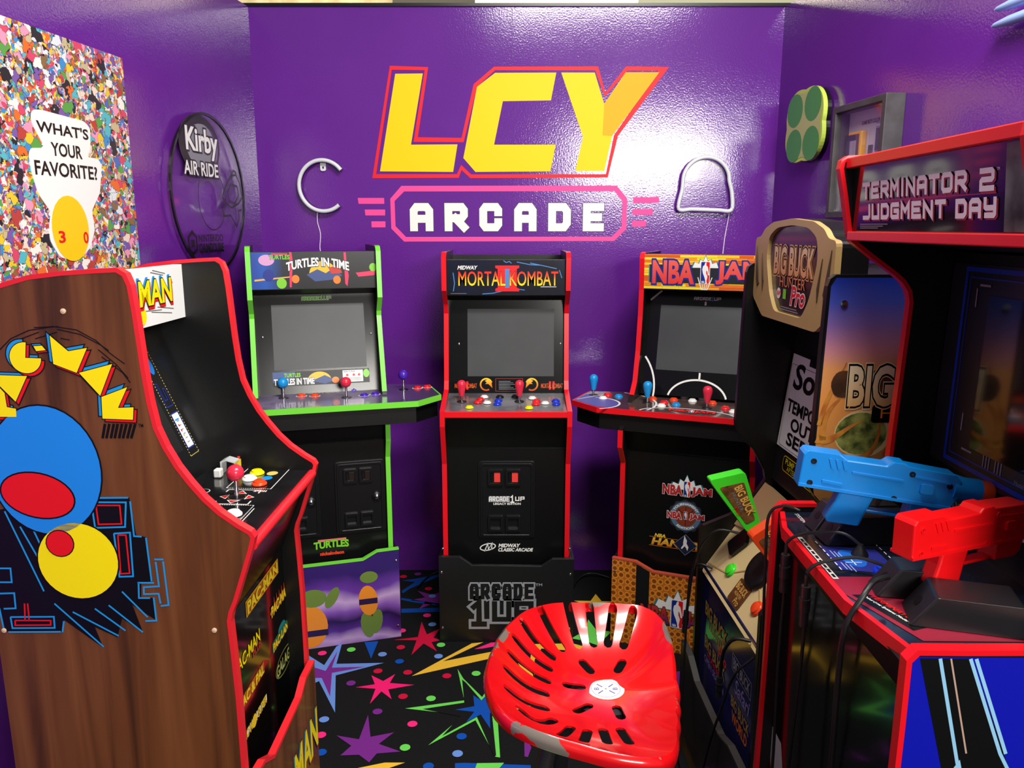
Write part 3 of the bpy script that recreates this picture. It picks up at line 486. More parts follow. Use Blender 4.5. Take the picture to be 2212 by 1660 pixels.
def button(parent, x, y, z, c, s=1.0, pl=None):
    o = Sol().lathe([(r*s, h*s) for r, h in BUT], (0, 0, 0), 'z', 18).obj('push_button', PLA[c], parent, smooth=True); o.location = (x, y, z); return o
def screw(parent, x, y, z, axis='y', r=.006): return disc_part('screw', x, y, z, r, .002, STEEL, parent, axis, 10, .0015)
def coin_door(parent, x0, x1, z0, z1, y, insert, lock=False, bezel=.014):
    fx = lambda a, b, h: (a, y - h, b); w = x1-x0; hh = z1-z0
    dr = Sol().prism(rrect(x0, z0, x1, z1, .014), fx, 0, .006).obj('coin_door', BLKP, parent, bevel=.002)
    Sol().prism([rrect(x0+.008, z0+.008, x1-.008, z1-.008, .012), list(reversed(rrect(x0+.016, z0+.016, x1-.016, z1-.016, .01)))], fx, .006, .010).obj('door_rim', BLKP, dr, bevel=.0015)
    cw = w*.27
    for k in (0, 1):
        a0 = x0 + w*.17 + k*w*.31; 
        for (b0, b1, top) in ((z1 - hh*.1 - cw*1.08, z1 - hh*.1, 1), (z0 + hh*.1, z0 + hh*.1 + cw*1.08, 0)):
            s = Sol().prism([rrect(a0, b0, a0+cw, b1, .006), list(reversed(rrect(a0+cw*.17, b0+cw*.17, a0+cw*.83, b1-cw*.17, .004)))], fx, .006, .016)
            o = s.obj('coin_slot' if top else 'coin_return', BLKP, dr, bevel=.002)
            if top:
                Sol().box(a0+cw*.42, a0+cw*.83, y-.012, y-.006, b0+cw*.22, b1-cw*.22).obj('slot_insert', insert, dr, bevel=.001)
                Sol().box(a0+cw*.24, a0+cw*.32, y-.0135, y-.006, b0+cw*.2, b1-cw*.2).obj('slot_mouth', INK, dr)
            else:
                Sol().box(a0+cw*.18, a0+cw*.82, y-.0145, y-.006, b0+cw*.18, b0+cw*.26).obj('return_lip', GRYP, dr)
    if lock:
        Sol().lathe([(.0001, .0), (.016, 0), (.018, -.008), (.013, -.011), (.0001, -.011)], (x0 + w*.82, y - .006, z0 + hh*.5), 'y', 16).obj('lock_boss', BLKP, dr, smooth=True)
        disc_part('lock', x0 + w*.82, y - .016, z0 + hh*.5, .009, .004, STEEL, dr, 'y', 14, .003)
    return dr
GRYP = mat('grey_plastic', '#2b2c30', .25)
def riser(parent, W, depth, prof, m, trim=None, y=0, mside=None):
    """kick riser: two sides, back and a shaped front plate"""
    z = prof[0][1]
    fr = Sol().prism([(-W/2, 0), (W/2, 0)] + list(reversed(prof)), lambda a, b, h: (a, y + h, b), 0, .016).obj('riser_front', m, parent, bevel=.0015)
    for sg in (-1, 1): Sol().box(*sorted((sg*W/2, sg*(W/2-.014))), y + .016, y + depth, 0, min(z, .34)).obj('riser_side', mside or BLK, parent)
    if trim:
        s = Sol()
        for q in strokes(prof, .006): s.prism(q, lambda a, b, h: (a, y + h, b), -.001, .0165)
        s.obj('riser_molding', trim, fr)
    return fr
NW, NH = .483, 1.48
def a1_common(t, prof, path, trim, W=NW, ztop=1.485, yb=.55):
    for sg in (-1, 1):
        a, b = sorted((sg*W/2, sg*(W/2 - .016)))
        panel(t, prof, a, b, BLK); molding(t, path, a - .001, b + .001, trim)
    Sol().box(-W/2+.016, W/2-.016, yb-.012, yb, .02, ztop-.02).obj('back_panel', BLK, t)
def slab_between(t, name, p0, p1, W, th, m, bevel=0):
    """board spanning between side panels whose front face runs p0->p1 in (y,z)"""
    d = Vector((p1[0]-p0[0], p1[1]-p0[1])).normalized(); nrm = Vector((d.y, -d.x))
    if nrm.x < 0: nrm = -nrm
    q = [p0, p1, (p1[0]+nrm.x*th, p1[1]+nrm.y*th), (p0[0]+nrm.x*th, p0[1]+nrm.y*th)]
    return Sol().prism(q, lambda a, b, h: (h, a, b), -W/2, W/2).obj(name, m, t, bevel=bevel)
# ================================================================ centre cabinet (red trim)
t = thing('arcade_cabinet', 'red-trimmed black fighting-game arcade cabinet at the centre, on a black riser', 'arcade cabinet', (-.022, 2.842, 0), 0)
path = [(.055, .30), (.06, .70), (.0, .86), (.0, .915), (.2, .955), (.215, .99), (.25, 1.25), (.235, 1.29), (.172, 1.345), (.17, 1.465), (.185, 1.482), (.22, 1.485)]
a1_common(t, [(.055, .03)] + path + [(.55, 1.485), (.55, .03)], path, RED)
IW = NW - .032
Sol().box(-IW/2, IW/2, .19, .23, 1.325, 1.458).obj('marquee_box', BLK, t)
mq = Sol().box(-IW/2, IW/2, .187, .1905, 1.328, 1.456).obj('marquee', mat('marquee_night', '#0c0e16', .25, noise=('#10162e', 14, 4)), t)
d = Dec(FY(.187))
LT = mat('ink_lightning', '#4a86c8', .35)
for l in [[(-.01, 1.455), (.0, 1.448), (.012, 1.452), (.02, 1.445)], [(.04, 1.45), (.09, 1.44), (.13, 1.438)], [(.09, 1.446), (.14, 1.436), (.19, 1.425)], [(-.09, 1.33), (-.05, 1.333), (-.02, 1.34), (.03, 1.35), (.07, 1.345)], [(-.2, 1.41), (-.195, 1.37), (-.2, 1.34)], [(.2, 1.42), (.21, 1.39)]]: d.line(l, .003, LT)
d.poly([[(-.041, 1.34), (.049, 1.34), (.049, 1.35), (.04, 1.354), (.04, 1.424), (.049, 1.428), (.049, 1.437), (-.041, 1.437), (-.041, 1.428), (-.032, 1.424), (-.032, 1.354), (-.041, 1.35)], [(-.004, 1.354), (-.004, 1.424), (.012, 1.424), (.012, 1.354)]], IRED, .0004)
d.rect(-.004, 1.354, .012, 1.424, LT, .0004)
FIRE = ramp_mat('ink_fire', 2, 1.361, 1.415, [(0, '#ffe81c'), (.35, '#ffc81c'), (.7, '#f0541c'), (1, '#e01c1c')])
d.text('MORTAL KOMBAT', (-.18, 1.361, .196, 1.415), FIRE, .0008, 0, .005, outline=[(.022, INK)])
d.text('MIDWAY', (-.183, 1.422, -.112, 1.436), WHT, .0006, .25, .03)
d.rect(-.21, 1.331, -.15, 1.3325, GRY); d.rect(.13, 1.356, .19, 1.358, WHT)
d.obj('marquee_print', mq)
slab_between(t, 'soffit', (.19, 1.326), (.27, 1.30), IW, .01, BLK)
BZ = FS(.225, .93, .275, 1.30)
bz = slab_between(t, 'screen_bezel', (.225, .93), (.275, 1.30), IW, .012, BLKG)
d = Dec(BZ); d.rect(-.152, 1.004, .186, 1.265, SCRG); d.obj('screen', bz, 'grey switched-off screen')
d = Dec(BZ)
REDF = ramp_mat('ink_fire_small', 2, .955, .985, [(0, '#e87820'), (1, '#c01c1c')])
for x0, x1 in ((-.203, -.116), (.136, .222)):
    d = Dec(BZ); d.text('MORTAL KOMBAT', (x0, .958, x1, .976), REDF, .0003, 0, .01); xm = (x0+x1)/2; d.rect(xm-.012, .952, xm-.004, .984, IRED); d.rect(xm+.002, .952, xm+.01, .984, IRED); d.obj('bezel_lettering', bz)
DRG = ramp_mat('ink_dragon', 2, .945, .997, [(0, '#c03018'), (.5, '#e88818'), (1, '#ffd830')])
for cx, fl in ((-.079, 1), (.0995, -1)):
    d = Dec(BZ)
    q = [(cx + fl*a, .972 + b) for a, b in arc(0, 0, .0225, 20, 300, 18)]
    for i, s_ in enumerate(strokes(q, .006)): d.poly(s_, DRG)
    d.poly([(cx + fl*a, .972 + b) for a, b in [(.02, .012), (.006, .02), (-.006, .014), (.002, .008), (-.004, .002), (.008, .002), (.016, -.006), (.024, -.014), (.022, -.002)]], DRG, .0003); d.obj('bezel_logo', bz)
d = Dec(BZ); d.line([(-.042, .946), (.064, .946), (.064, .995), (-.042, .995)], .0015, mat('ink_maroon', '#a03028'), 0, True)
for i in range(6): d.rect(-.03, .953 + i*.006, .04 - .012*(i % 3), .955 + i*.006, GRY)
d.obj('instruction_print', bz)
for x in (-.185, .212): screw(bz, x, .25, 1.13, 'y', .004)
# control deck
dk = Sol().prism([(.0, .895), (.0, .915), (.225, .938), (.225, .918)], lambda a, b, h: (h, a, b), -IW/2, IW/2).obj('control_deck', mat('deck_print_grey', '#77787e', .22, coat=.5, noise=('#4c4a52', 9, 4)), t)
Sol().box(-IW/2, IW/2, -.004, .002, .893, .917).obj('deck_edge', RED, dk, bevel=.002)
zd = lambda y: .9155 + y*.1022
for x in (-.169, .05): joystick(t, x, .12, zd(.12), 'pink', 'bat')
for x, y, c in [(-.136, .045, 'yellow'), (-.108, .105, 'red'), (-.098, .14, 'red'), (-.085, .17, 'white'), (-.072, .10, 'white'), (-.03, .125, 'blue'), (-.033, .085, 'blue'), (.085, .04, 'yellow'), (.112, .085, 'red'), (.115, .12, 'red'), (.1, .155, 'white'), (.147, .095, 'white'), (.188, .085, 'blue'), (.188, .12, 'blue'), (-.025, .17, 'black'), (.035, .175, 'black')]: button(t, x, y, zd(y), c, .95)
slab_between(t, 'upper_front_panel', (.03, .885), (.085, .75), IW, .012, BLK)
Sol().box(-IW/2, IW/2, .078, .09, .03, .752).obj('front_panel', mat('black_front_panel', '#0a0a0b', .3), t)
dr = coin_door(t, -.108, .11, .396, .706, .078, mat('lit_slot_red', '#e8403a', .4))
d = Dec(FY(.071)); d.block('ARCADE', (-.066, .546, .012, .566), .0034, WHT, 0, .2, outline=[(.002, GRY)]); d.block('1', (.015, .541, .032, .571), .005, WHT); d.block('UP', (.034, .548, .07, .566), .004, WHT, 0, .2); d.text('LEGACY EDITION', (-.049, .533, .055, .541), WHT, 0, 0, .03); d.obj('door_lettering', dr)
d = Dec(FY(.078)); d.text('MIDWAY', (-.03, .357, .05, .371), WHT, 0, .2, .04); d.text('CLASSIC ARCADE', (-.032, .34, .101, .353), WHT, 0, .2, .04)
for o_ in (0,): d.line(circ(-.072, .358, .03, .013, 24, .2), .004, WHT, 0, True); d.line([(-.085, .34), (-.072, .372), (-.07, .348), (-.055, .374), (-.058, .348)], .0045, WHT)
d.obj('maker_lettering', t)
fr = riser(t, .515, .5, [(-.2575, .35), (-.175, .35), (-.13, .316), (.135, .312), (.175, .342), (.2575, .342)], mat('riser_black', '#141416', .42, bump=(200, .1)))
d = Dec(FY(0), .001); G1 = mat('ink_silver_grey', '#9a9da6', .4)
d.block('ARCADE', (-.14, .178, .105, .242), .0145, mat('riser_black', ''), .0006, .2, outline=[(.006, G1)])
d.block('1', (-.14, .064, -.07, .175), .022, mat('riser_black', ''), .0006, .1, outline=[(.010, G1)]); d.block('UP', (-.055, .085, .105, .17), .02, mat('riser_black', ''), .0006, .14, outline=[(.010, G1)])
d.text('TM', (.112, .232, .137, .242), G1, 0, 0, .02); d.obj('riser_lettering', fr)
for x, z in ((-.247, .288), (-.246, .059), (.245, .28), (.244, .055)): screw(fr, x, 0, z, 'y', .005)
for x in (-.245, .245): screw(t, x, .05, .362, 'y', .005)
# ================================================================ left back cabinet (green trim, four player)
t = thing('arcade_cabinet', 'lime-trimmed four-player arcade cabinet with purple swirl riser, left of the centre one', 'arcade cabinet', (-.682, 2.81, 0), 16)
path = [(.055, .30), (.06, .72), (.03, .79), (.03, .87)]; path2 = [(.10, .965), (.205, 1.245), (.2, 1.265), (.15, 1.32), (.165, 1.49), (.18, 1.505), (.21, 1.508)]
for sg in (-1, 1):
    a, b = sorted((sg*NW/2, sg*(NW/2 - .016))); panel(t, [(.055, .03)] + path + path2 + [(.55, 1.508), (.55, .03)], a, b, BLK)
    molding(t, path, a-.001, b+.001, GRN); molding(t, path2, a-.001, b+.001, GRN)
Sol().box(-NW/2+.016, NW/2-.016, .538, .55, .02, 1.48).obj('back_panel', BLK, t)
Sol().box(-IW/2, IW/2, .19, .24, 1.352, 1.49).obj('marquee_box', BLK, t)
mq = Sol().box(-IW/2, IW/2, .187, .1905, 1.354, 1.488).obj('marquee', ramp_mat('marquee_cosmic', 0, -.22, .22, [(0, '#2a3f9c'), (.15, '#1d56b4'), (.3, '#20242e'), (.5, '#15151a'), (1, '#1a1a1e')], noise=.05), t)
d = Dec(FY(.187))
d.poly(circ(-.17, 1.46, .028, .02), mat('ink_pale_pink', '#d8a0d0')); d.poly([(-.215, 1.39), (-.09, 1.40), (-.09, 1.396), (-.215, 1.383)], GOLD)
d.poly([(-.088, 1.488), (-.08, 1.488), (-.076, 1.45), (-.082, 1.40), (-.085, 1.36), (-.092, 1.36)], mat('ink_hot_pink', '#f03060'))
d.poly([(.108, 1.486), (.116, 1.486), (.118, 1.44), (.124, 1.40), (.118, 1.36), (.11, 1.37)], mat('ink_hot_pink', ''))
d.poly(arc(.03, 1.405, .05, 0, 180, 16), mat('ink_sun', '#f6c02c'), .0002); d.poly([(-.03, 1.405), (.01, 1.425), (.04, 1.41), (.07, 1.43), (.1, 1.4), (.06, 1.385), (0, 1.38)], mat('ink_steel_blue', '#3a4f86'), .0003)
d.poly([(.05, 1.43), (.09, 1.44), (.1, 1.41), (.06, 1.408)], mat('ink_flag_red', '#c8342c'), .0004); d.poly([(.15, 1.41), (.2, 1.415), (.225, 1.425), (.22, 1.4), (.16, 1.395)], mat('ink_hot_pink', ''), .0003)
for x, z, r, c in ((-.165, 1.405, .02, NAV), (-.12, 1.375, .018, LIME), (-.07, 1.39, .014, ORA), (.08, 1.385, .014, ORA), (.215, 1.43, .014, LIME)): d.poly(circ(x, z, r, r*1.1, 14), c, .0004)
d.text('TURTLES', (-.16, 1.463, -.088, 1.478), LIME, .0006, 0, .03, outline=[(.07, INK)])
d.rect(-.152, 1.479, -.095, 1.484, mat('ink_hot_pink', ''), .0005)
d.text('TURTLES IN TIME', (-.1, 1.425, .125, 1.455), WHT, .0008, 0, .035, outline=[(.09, INK)], warp=lambda a, b: (a, b + .012 - (a-.012)**2*1.4))
d.obj('marquee_print', mq)
slab_between(t, 'soffit', (.19, 1.352), (.28, 1.325), IW, .01, BLK)
bz = slab_between(t, 'screen_bezel', (.195, .955), (.28, 1.325), IW, .012, BLKG); BZ = FS(.195, .955, .28, 1.325)
d = Dec(BZ); d.rect(-.164, 1.045, .182, 1.288, SCRG); d.obj('screen', bz, 'grey switched-off screen')
d = Dec(BZ); d.block('ARCADE', (-.05, 1.303, .015, 1.316), .002, INK, .0003, .2, outline=[(.0013, LIME)]); d.block('1UP', (.018, 1.303, .06, 1.317), .0025, INK, .0003, .2, outline=[(.0013, LIME)])
d.obj('bezel_lettering', bz); d = Dec(BZ); d.rect(-.172, .985, .19, 1.038, mat('ink_charcoal', '#17171b')); d.poly([(-.172, 1.0), (-.172, 1.038), (-.09, 1.038), (-.1, 1.0)], mat('ink_dusk_blue', '#33508c'), .0002)
d.poly(arc(0, 1.0, .045, 0, 180, 14, .034), mat('ink_sun', ''), .0003); d.poly([(-.03, 1.0), (.02, 1.02), (.06, 1.0), (.02, .988)], mat('ink_steel_blue', ''), .0004); d.poly(circ(.06, 1.0, .014, .012, 12), ORA, .0005); d.poly(circ(.178, 1.02, .012, .016, 12), LIME, .0005)
d.text('TURTLES', (-.13, 1.018, -.07, 1.032), LIME, .0006, 0, .03, outline=[(.07, INK)]); d.text('TURTLES IN TIME', (-.168, .99, -.02, 1.012), WHT, .0006, 0, .035, outline=[(.09, INK)])
d.rect(.088, .99, .165, 1.034, WHT, .0004); d.text('HOW TO PLAY', (.092, 1.026, .135, 1.031), INK, .0007, 0, .03)
for x in (.105, .13, .15): d.poly(circ(x, 1.016, .005, .005, 10), IRED, .0007)
for i in range(4): d.rect(.092, .994 + i*.0035, .16, .9955 + i*.0035, GRY, .0007)
d.obj('bezel_print', bz)
for x in (-.2, .205): screw(bz, x, .24, 1.17, 'y', .004)
DKP = ramp_mat('deck_swirl', 0, -.45, .45, [(0, '#4d4160'), (.2, '#8a79a4'), (.35, '#4a3d5c'), (.5, '#8f80a8'), (.65, '#54466a'), (.8, '#7f6f9c'), (1, '#4c4062')], rough=.2, noise=.35, nscale=5, coat=.6)
dp = [(-.40, .03), (-.325, -.06), (.335, -.06), (.436, .03), (.428, .235), (.25, .30), (-.25, .30), (-.385, .235)]
dk = Sol().prism(dp, lambda a, b, h: (a, b, h), .937, .955).obj('control_deck', DKP, t)
s = Sol()
for q in strokes([dp[7], dp[0], dp[1], dp[2], dp[3], dp[4]], .006): s.prism(q, lambda a, b, h: (a, b, h), .935, .9555)
s.obj('deck_edge', GRN, dk)
ap = [(-.39, .04), (-.32, -.045), (.33, -.045), (.425, .04), (.415, .22), (-.375, .22)]
Sol().prism(ap, lambda a, b, h: (a, b, h), .872, .9365).obj('deck_apron', BLK, t)
for x, y, c in ((-.136, .13, 'sky'), (.089, .077, 'pink'), (.316, .166, 'purple'), (-.34, .12, 'orange')): joystick(t, x, y, .955, c, 'ball', .02)
for x, y, c in [(-.162, .218, 'sky'), (-.256, .164, 'sky'), (-.09, .221, 'orange'), (-.071, .146, 'orange'), (-.023, .132, 'orange'), (.127, .208, 'purple'), (.156, .092, 'purple'), (.198, .103, 'purple'), (.199, .212, 'red'), (.372, .175, 'red'), (.412, .184, 'red'), (-.016, .28, 'white'), (.055, .28, 'white'), (.165, .255, 'white')]: button(t, x, y, .955, c)
d = Dec(FZ(.955))
for x, y in ((-.162, .218), (-.09, .221), (-.071, .146), (-.023, .132), (.127, .208), (.156, .092), (.198, .103), (.199, .212), (.372, .175), (.412, .184), (-.256, .164)): d.poly(circ(x, y, .021, .021, 18), WHT)
d.text('TURTLES', (-.07, .175, .07, .235), mat('ink_faint_gold', '#b9a878'), -.0003, 0, .02); d.obj('deck_print', dk)
slab_between(t, 'upper_front_panel', (.06, .875), (.085, .78), IW, .012, BLK)
Sol().box(-IW/2, IW/2, .072, .085, .03, .785).obj('front_panel', mat('black_front_panel', ''), t)
for x0 in (-.213, .032): coin_door(t, x0, x0 + .189, .422, .709, .072, mat('dark_slot', '#241a18', .3), True)
d = Dec(FY(.072)); d.text('TURTLES', (-.055, .37, .074, .397), LIME, .0004, 0, .04, warp=lambda a, b: (a, b + .25*(a-.01)*0 + .004*math.cos((a-.01)*24)), outline=[(.06, mat('ink_dark_green', '#1d5a1a'))]); d.rect(-.04, .398, .066, .407, mat('ink_salmon', '#e87a78'), .0003)
d.obj('front_logo', t); d = Dec(FY(.072)); d.text('nickelodeon', (-.033, .343, .055, .356), mat('ink_nick_orange', '#f04a2c'), 0, 0, .045); d.obj('front_lettering', t)
SWL = ramp_mat('riser_swirl', 2, -.05, .40, [(0, '#120d1e'), (.18, '#1c1230'), (.3, '#7a4ab0'), (.38, '#c9a4dc'), (.46, '#5a2f94'), (.56, '#2a1550'), (.66, '#8d5ac0'), (.76, '#d0aee0'), (.86, '#6a3aa4'), (1, '#35206a')], noise=.22, nscale=3.2)
rp = [(-.2575, .367), (-.174, .365), (-.12, .335), (.12, .337), (.174, .365), (.2575, .367)]
fr = riser(t, .515, .5, rp, SWL, GRN)
d = Dec(FY(0), .001)
SAGE = mat('ink_olive_green', '#6f8a3c', .35); ORG2 = mat('ink_orange_print', '#f0922c', .35); PLUM = mat('ink_plum', '#2a1c4a', .35)
d.poly(circ(.135, .17, .036, .062, 20, .1), ORG2); d.rect(.1, .155, .17, .178, PLUM, .0003); d.poly(circ(.13, .07, .026, .055, 16, .15), SAGE, -.0002); d.poly(circ(.165, .08, .022, .05, 16, -.15), SAGE, -.0001); d.poly(circ(.14, .265, .034, .024, 18), SAGE, .0002)
d.obj('riser_print', fr); d = Dec(FY(0), .001); d.poly(circ(-.085, .09, .065, .085, 22), ORG2); d.rect(-.15, .05, -.02, .075, PLUM, .0003); d.poly(circ(-.07, .205, .05, .036, 18), SAGE, .0002); d.poly(circ(.0, .2, .02, .045, 16, -.5), SAGE, .0002)
d.obj('riser_print', fr)
for z in (.32, .05): screw(fr, .246, 0, z, 'y', .005)
# ================================================================ right back cabinet (red trim, basketball)
t = thing('arcade_cabinet', 'red-trimmed four-player basketball arcade cabinet with bumpy orange riser, right of the centre one', 'arcade cabinet', (.62, 2.755, 0), -22)
path = [(.03, .30), (.033, .715), (-.02, .786), (-.02, .85)]; path2 = [(.14, .95), (.186, .994), (.222, 1.108), (.245, 1.24), (.252, 1.342), (.245, 1.46), (.255, 1.478), (.28, 1.482)]
for sg in (-1, 1):
    a, b = sorted((sg*NW/2, sg*(NW/2 - .016))); panel(t, [(.03, .03)] + path + path2 + [(.55, 1.482), (.55, .03)], a, b, BLK)
    molding(t, path, a-.001, b+.001, RED); molding(t, path2, a-.001, b+.001, RED)
Sol().box(-NW/2+.016, NW/2-.016, .538, .55, .02, 1.46).obj('back_panel', BLK, t)
MY = .25
Sol().box(-IW/2, IW/2, MY+.003, MY+.05, 1.346, 1.478).obj('marquee_box', BLK, t)
mq = Sol().box(-IW/2, IW/2, MY, MY+.003, 1.348, 1.478).obj('marquee', mat('marquee_orange', '#e88a2c', .3), t)
d = Dec(FY(MY)); random.seed(3)
cols = [mat('ink_plank_%d' % i, c, .35) for i, c in enumerate(('#f4a02c', '#e8742a', '#f7c832', '#d85f24', '#f0e03a', '#e98f2c'))]
for r in range(13):
    x = -IW/2 + .001; z = 1.349 + r*.00985
    while x < IW/2 - .005:
        w = min(random.uniform(.05, .14), IW/2 - .001 - x); d.rect(x, z, x + w - .001, z + .0088, random.choice(cols)); x += w
def nba_badge(d, cx, cz, s, h=.001):
    """logo badge: blue/red split with a white player silhouette"""
    d.poly(rrect(cx-.0175*s, cz-.042*s, cx+.0175*s, cz+.042*s, .006*s), WHT, h)
    d.poly(rnd([(cx-.0155*s, cz-.04*s), (cx+.002*s, cz-.04*s), (cx+.002*s, cz+.04*s), (cx-.0155*s, cz+.04*s)], .004*s), NAV, h+.0003); d.poly(rnd([(cx+.002*s, cz-.04*s), (cx+.0155*s, cz-.04*s), (cx+.0155*s, cz+.04*s), (cx+.002*s, cz+.04*s)], .004*s), IRED, h+.0003)
    sil = [(-.001,.038),(.004,.036),(.003,.028),(.009,.022),(.012,.008),(.014,-.002),(.01,-.006),(.008,.004),(.004,.01),(.004,-.002),(.009,-.014),(.006,-.03),(.008,-.04),(.003,-.04),(.001,-.026),(-.003,-.014),(-.008,-.002),(-.011,.012),(-.009,.024),(-.004,.028)]
    d.poly([(cx + a*s, cz + b*s) for a, b in sil], WHT, h+.0006); d.poly(circ(cx+.0125*s, cz-.006*s, .003*s, .003*s, 10), WHT, h+.0006)
    d.text('NBA', (cx-.012*s, cz-.038*s, cx-.001*s, cz-.03*s), WHT, h+.0008, 0, .02)
def burst(cx, z0, s): return [(cx + a*s, z0 + b*s) for a, b in [(-.07, 0), (-.058, .03), (-.035, .022), (-.028, .045), (-.012, .035), (0, .065), (.012, .035), (.028, .045), (.035, .022), (.058, .03), (.07, 0)]]
d.rect(-.205, 1.372, .205, 1.44, mat('ink_dark_slate', '#20262c'), .0002); d.line([(-.205, 1.372), (-.205, 1.44)], .004, TEAL, .0003)
d.poly([(a, b) for a, b in burst(.004, 1.43, .75)], TEAL, .0003); d.poly(burst(.004, 1.43, .68), WHT, .0005)
RF = ramp_mat('ink_red_face', 2, 1.37, 1.46, [(0, '#e83a34'), (1, '#f0685c')])
d.text('NBA', (-.19, 1.373, -.04, 1.452), RF, .0008, 0, .04, outline=[(.1, NAV)]); d.text('JAM', (.047, 1.373, .2, 1.452), RF, .0008, 0, .04, outline=[(.1, NAV)])
d.line([(-.022, 1.395), (-.008, 1.35), (.014, 1.35), (.03, 1.395)], .003, WHT, .0006)
for a in (-.012, 0, .012): d.line([(a + .004, 1.385), (.004 + a*.4, 1.352)], .002, WHT, .0006)
nba_badge(d, .004, 1.412, 1.0, .0012); d.obj('marquee_print', mq)
slab_between(t, 'soffit', (.255, 1.347), (.335, 1.335), IW, .01, BLK)
bz = slab_between(t, 'screen_bezel', (.235, .94), (.335, 1.335), IW, .012, BLKG); BZ = FS(.235, .94, .335, 1.335)
d = Dec(BZ); d.rect(-.17, 1.035, .17, 1.28, SCRG); d.obj('screen', bz, 'grey switched-off screen')
d = Dec(BZ); d.block('ARCADE', (-.045, 1.303, .02, 1.315), .0024, WHT, 0, .2); d.block('1', (.021, 1.301, .03, 1.317), .003, BLU); d.block('UP', (.031, 1.303, .056, 1.315), .0024, WHT, 0, .2)
d.obj('bezel_lettering', bz);
for l in ([(0, 1.284), (0, 1.298)], [(0, 1.005), (0, 1.032)], arc(-.005, .925, .112, 12, 168, 22, .08), [(-.212, 1.298), (-.17, 1.335)], arc(-.36, .96, .19, -8, 40, 10)[0:], arc(.36, .96, .19, 140, 188, 10)):
    l = [p for p in l if abs(p[0]) < .222]; Dec(BZ).line(l, .007, WHT).obj('court_line', bz)
for x in (-.205, .2): screw(bz, x, .3, 1.18, 'y', .004)
dp = [(-.445, .07), (-.325, -.015), (.325, -.015), (.445, .07), (.435, .255), (.27, .305), (-.27, .305), (-.435, .255)]
DKB = mat('deck_court_brown', '#4a3632', .18, coat=.6, noise=('#5d4a46', 6, 3))
dk = Sol().prism(dp, lambda a, b, h: (a, b, h), .91, .928).obj('control_deck', DKB, t)
s = Sol()
for q in strokes([dp[7], dp[0], dp[1], dp[2], dp[3], dp[4]], .006): s.prism(q, lambda a, b, h: (a, b, h), .908, .9285)
s.obj('deck_edge', RED, dk)
Sol().prism([(-.43, .08), (-.32, 0), (.32, 0), (.43, .08), (.42, .22), (-.42, .22)], lambda a, b, h: (a, b, h), .845, .9095).obj('deck_apron', BLK, t)
for x, y, c in ((-.399, .19, 'sky'), (-.171, .13, 'sky'), (.052, .12, 'pink'), (.31, .16, 'pink')): joystick(t, x, y, .928, c, 'bat')
for x, y, c in [(-.346, .14, 'white'), (-.345, .205, 'red'), (-.298, .195, 'sky'), (-.165, .2, 'orange'), (-.109, .09, 'white'), (-.111, .15, 'red'), (-.086, .21, 'orange'), (-.062, .13, 'sky'), (-.017, .22, 'white'), (.059, .21, 'orange'), (.116, .135, 'red'), (.15, .09, 'white'), (-.055, .27, 'white'), (.013, .27, 'white'), (.16, .2, 'sky')]: button(t, x, y, .928, c)
d = Dec(FZ(.928)); d.poly([(-.44, .075), (-.325, -.008), (-.28, -.008), (-.26, .04), (-.28, .11), (-.33, .15), (-.43, .2)], mat('ink_court_blue', '#5a5aa8', .35), -.0002)
d.line(arc(-.36, .05, .1, -60, 100, 16), .008, WHT); d.line(arc(-.33, .08, .2, -22, 80, 16), .008, WHT); d.line([(-.435, .09), (-.36, .22)], .006, WHT); d.line(arc(0, -.01, .17, 4, 176, 22, .09), .007, WHT)
d.text('NBA JAM', (-.07, .02, .09, .06), IRED, .0002, 0, .06, outline=[(.12, INK)]); nba_badge(d, .01, .04, .5); d.obj('deck_print', dk)
slab_between(t, 'upper_front_panel', (.03, .848), (.07, .75), IW, .012, BLK)
Sol().box(-IW/2, IW/2, .06, .072, .03, .755).obj('front_panel', mat('black_front_panel', ''), t)
d = Dec(FY(.06))
d.poly(burst(.002, .625, .95), TEAL); d.poly(burst(.002, .627, .86), WHT, .0003); RED2 = mat('ink_red_dull', '#b8282c', .35)
d.text('NBA', (-.085, .605, -.015, .64), RED2, .0006, 0, .05, outline=[(.08, WHT)]); d.text('JAM', (.022, .605, .092, .64), RED2, .0006, 0, .05, outline=[(.08, WHT)]); nba_badge(d, .003, .63, .72, .0008)
d.obj('front_logo', t); d = Dec(FY(.06)); gear = []
for i in range(48): a = 2*math.pi*i/48; rr = .065 if i % 4 < 2 else .06; gear.append((.002 + rr*math.cos(a), .525 + rr*math.sin(a)))
d.poly(gear, mat('ink_slate_dark', '#2a323a')); d.poly(circ(.002, .525, .056, n=30), mat('ink_slate_blue', '#5d7a96'), .0003); d.poly(circ(.002, .525, .04, n=26), mat('ink_ball_brown', '#8a3a20'), .0005); d.line([(.002, .487), (.002, .563)], .002, INK, .0006); d.line(arc(.002, .565, .03, 200, 340, 10), .002, INK, .0006)
wa = lambda sg: (lambda a, b: (.002 + (.0475 + sg*(b - .525))*math.sin((a-.002)/.0475), .525 + sg*(.0475 + sg*(b-.525))*math.cos((a-.002)/.0475)))
d.text('TOURNAMENT', (-.052, .521, .056, .529), WHT, .0008, 0, .04, warp=wa(1)); d.text('EDITION', (-.03, .521, .034, .529), WHT, .0008, 0, .04, warp=lambda a, b: (.002 + (.0475 - (b-.525))*math.sin((a-.002)/.0475), .525 - (.0475 - (b-.525))*math.cos((a-.002)/.0475)))
d.text('NBA', (-.065, .513, -.014, .537), RED2, .001, 0, .05, outline=[(.1, WHT)]); d.text('JAM', (.018, .513, .069, .537), RED2, .001, 0, .05, outline=[(.1, WHT)]); nba_badge(d, .002, .528, .38, .0012)
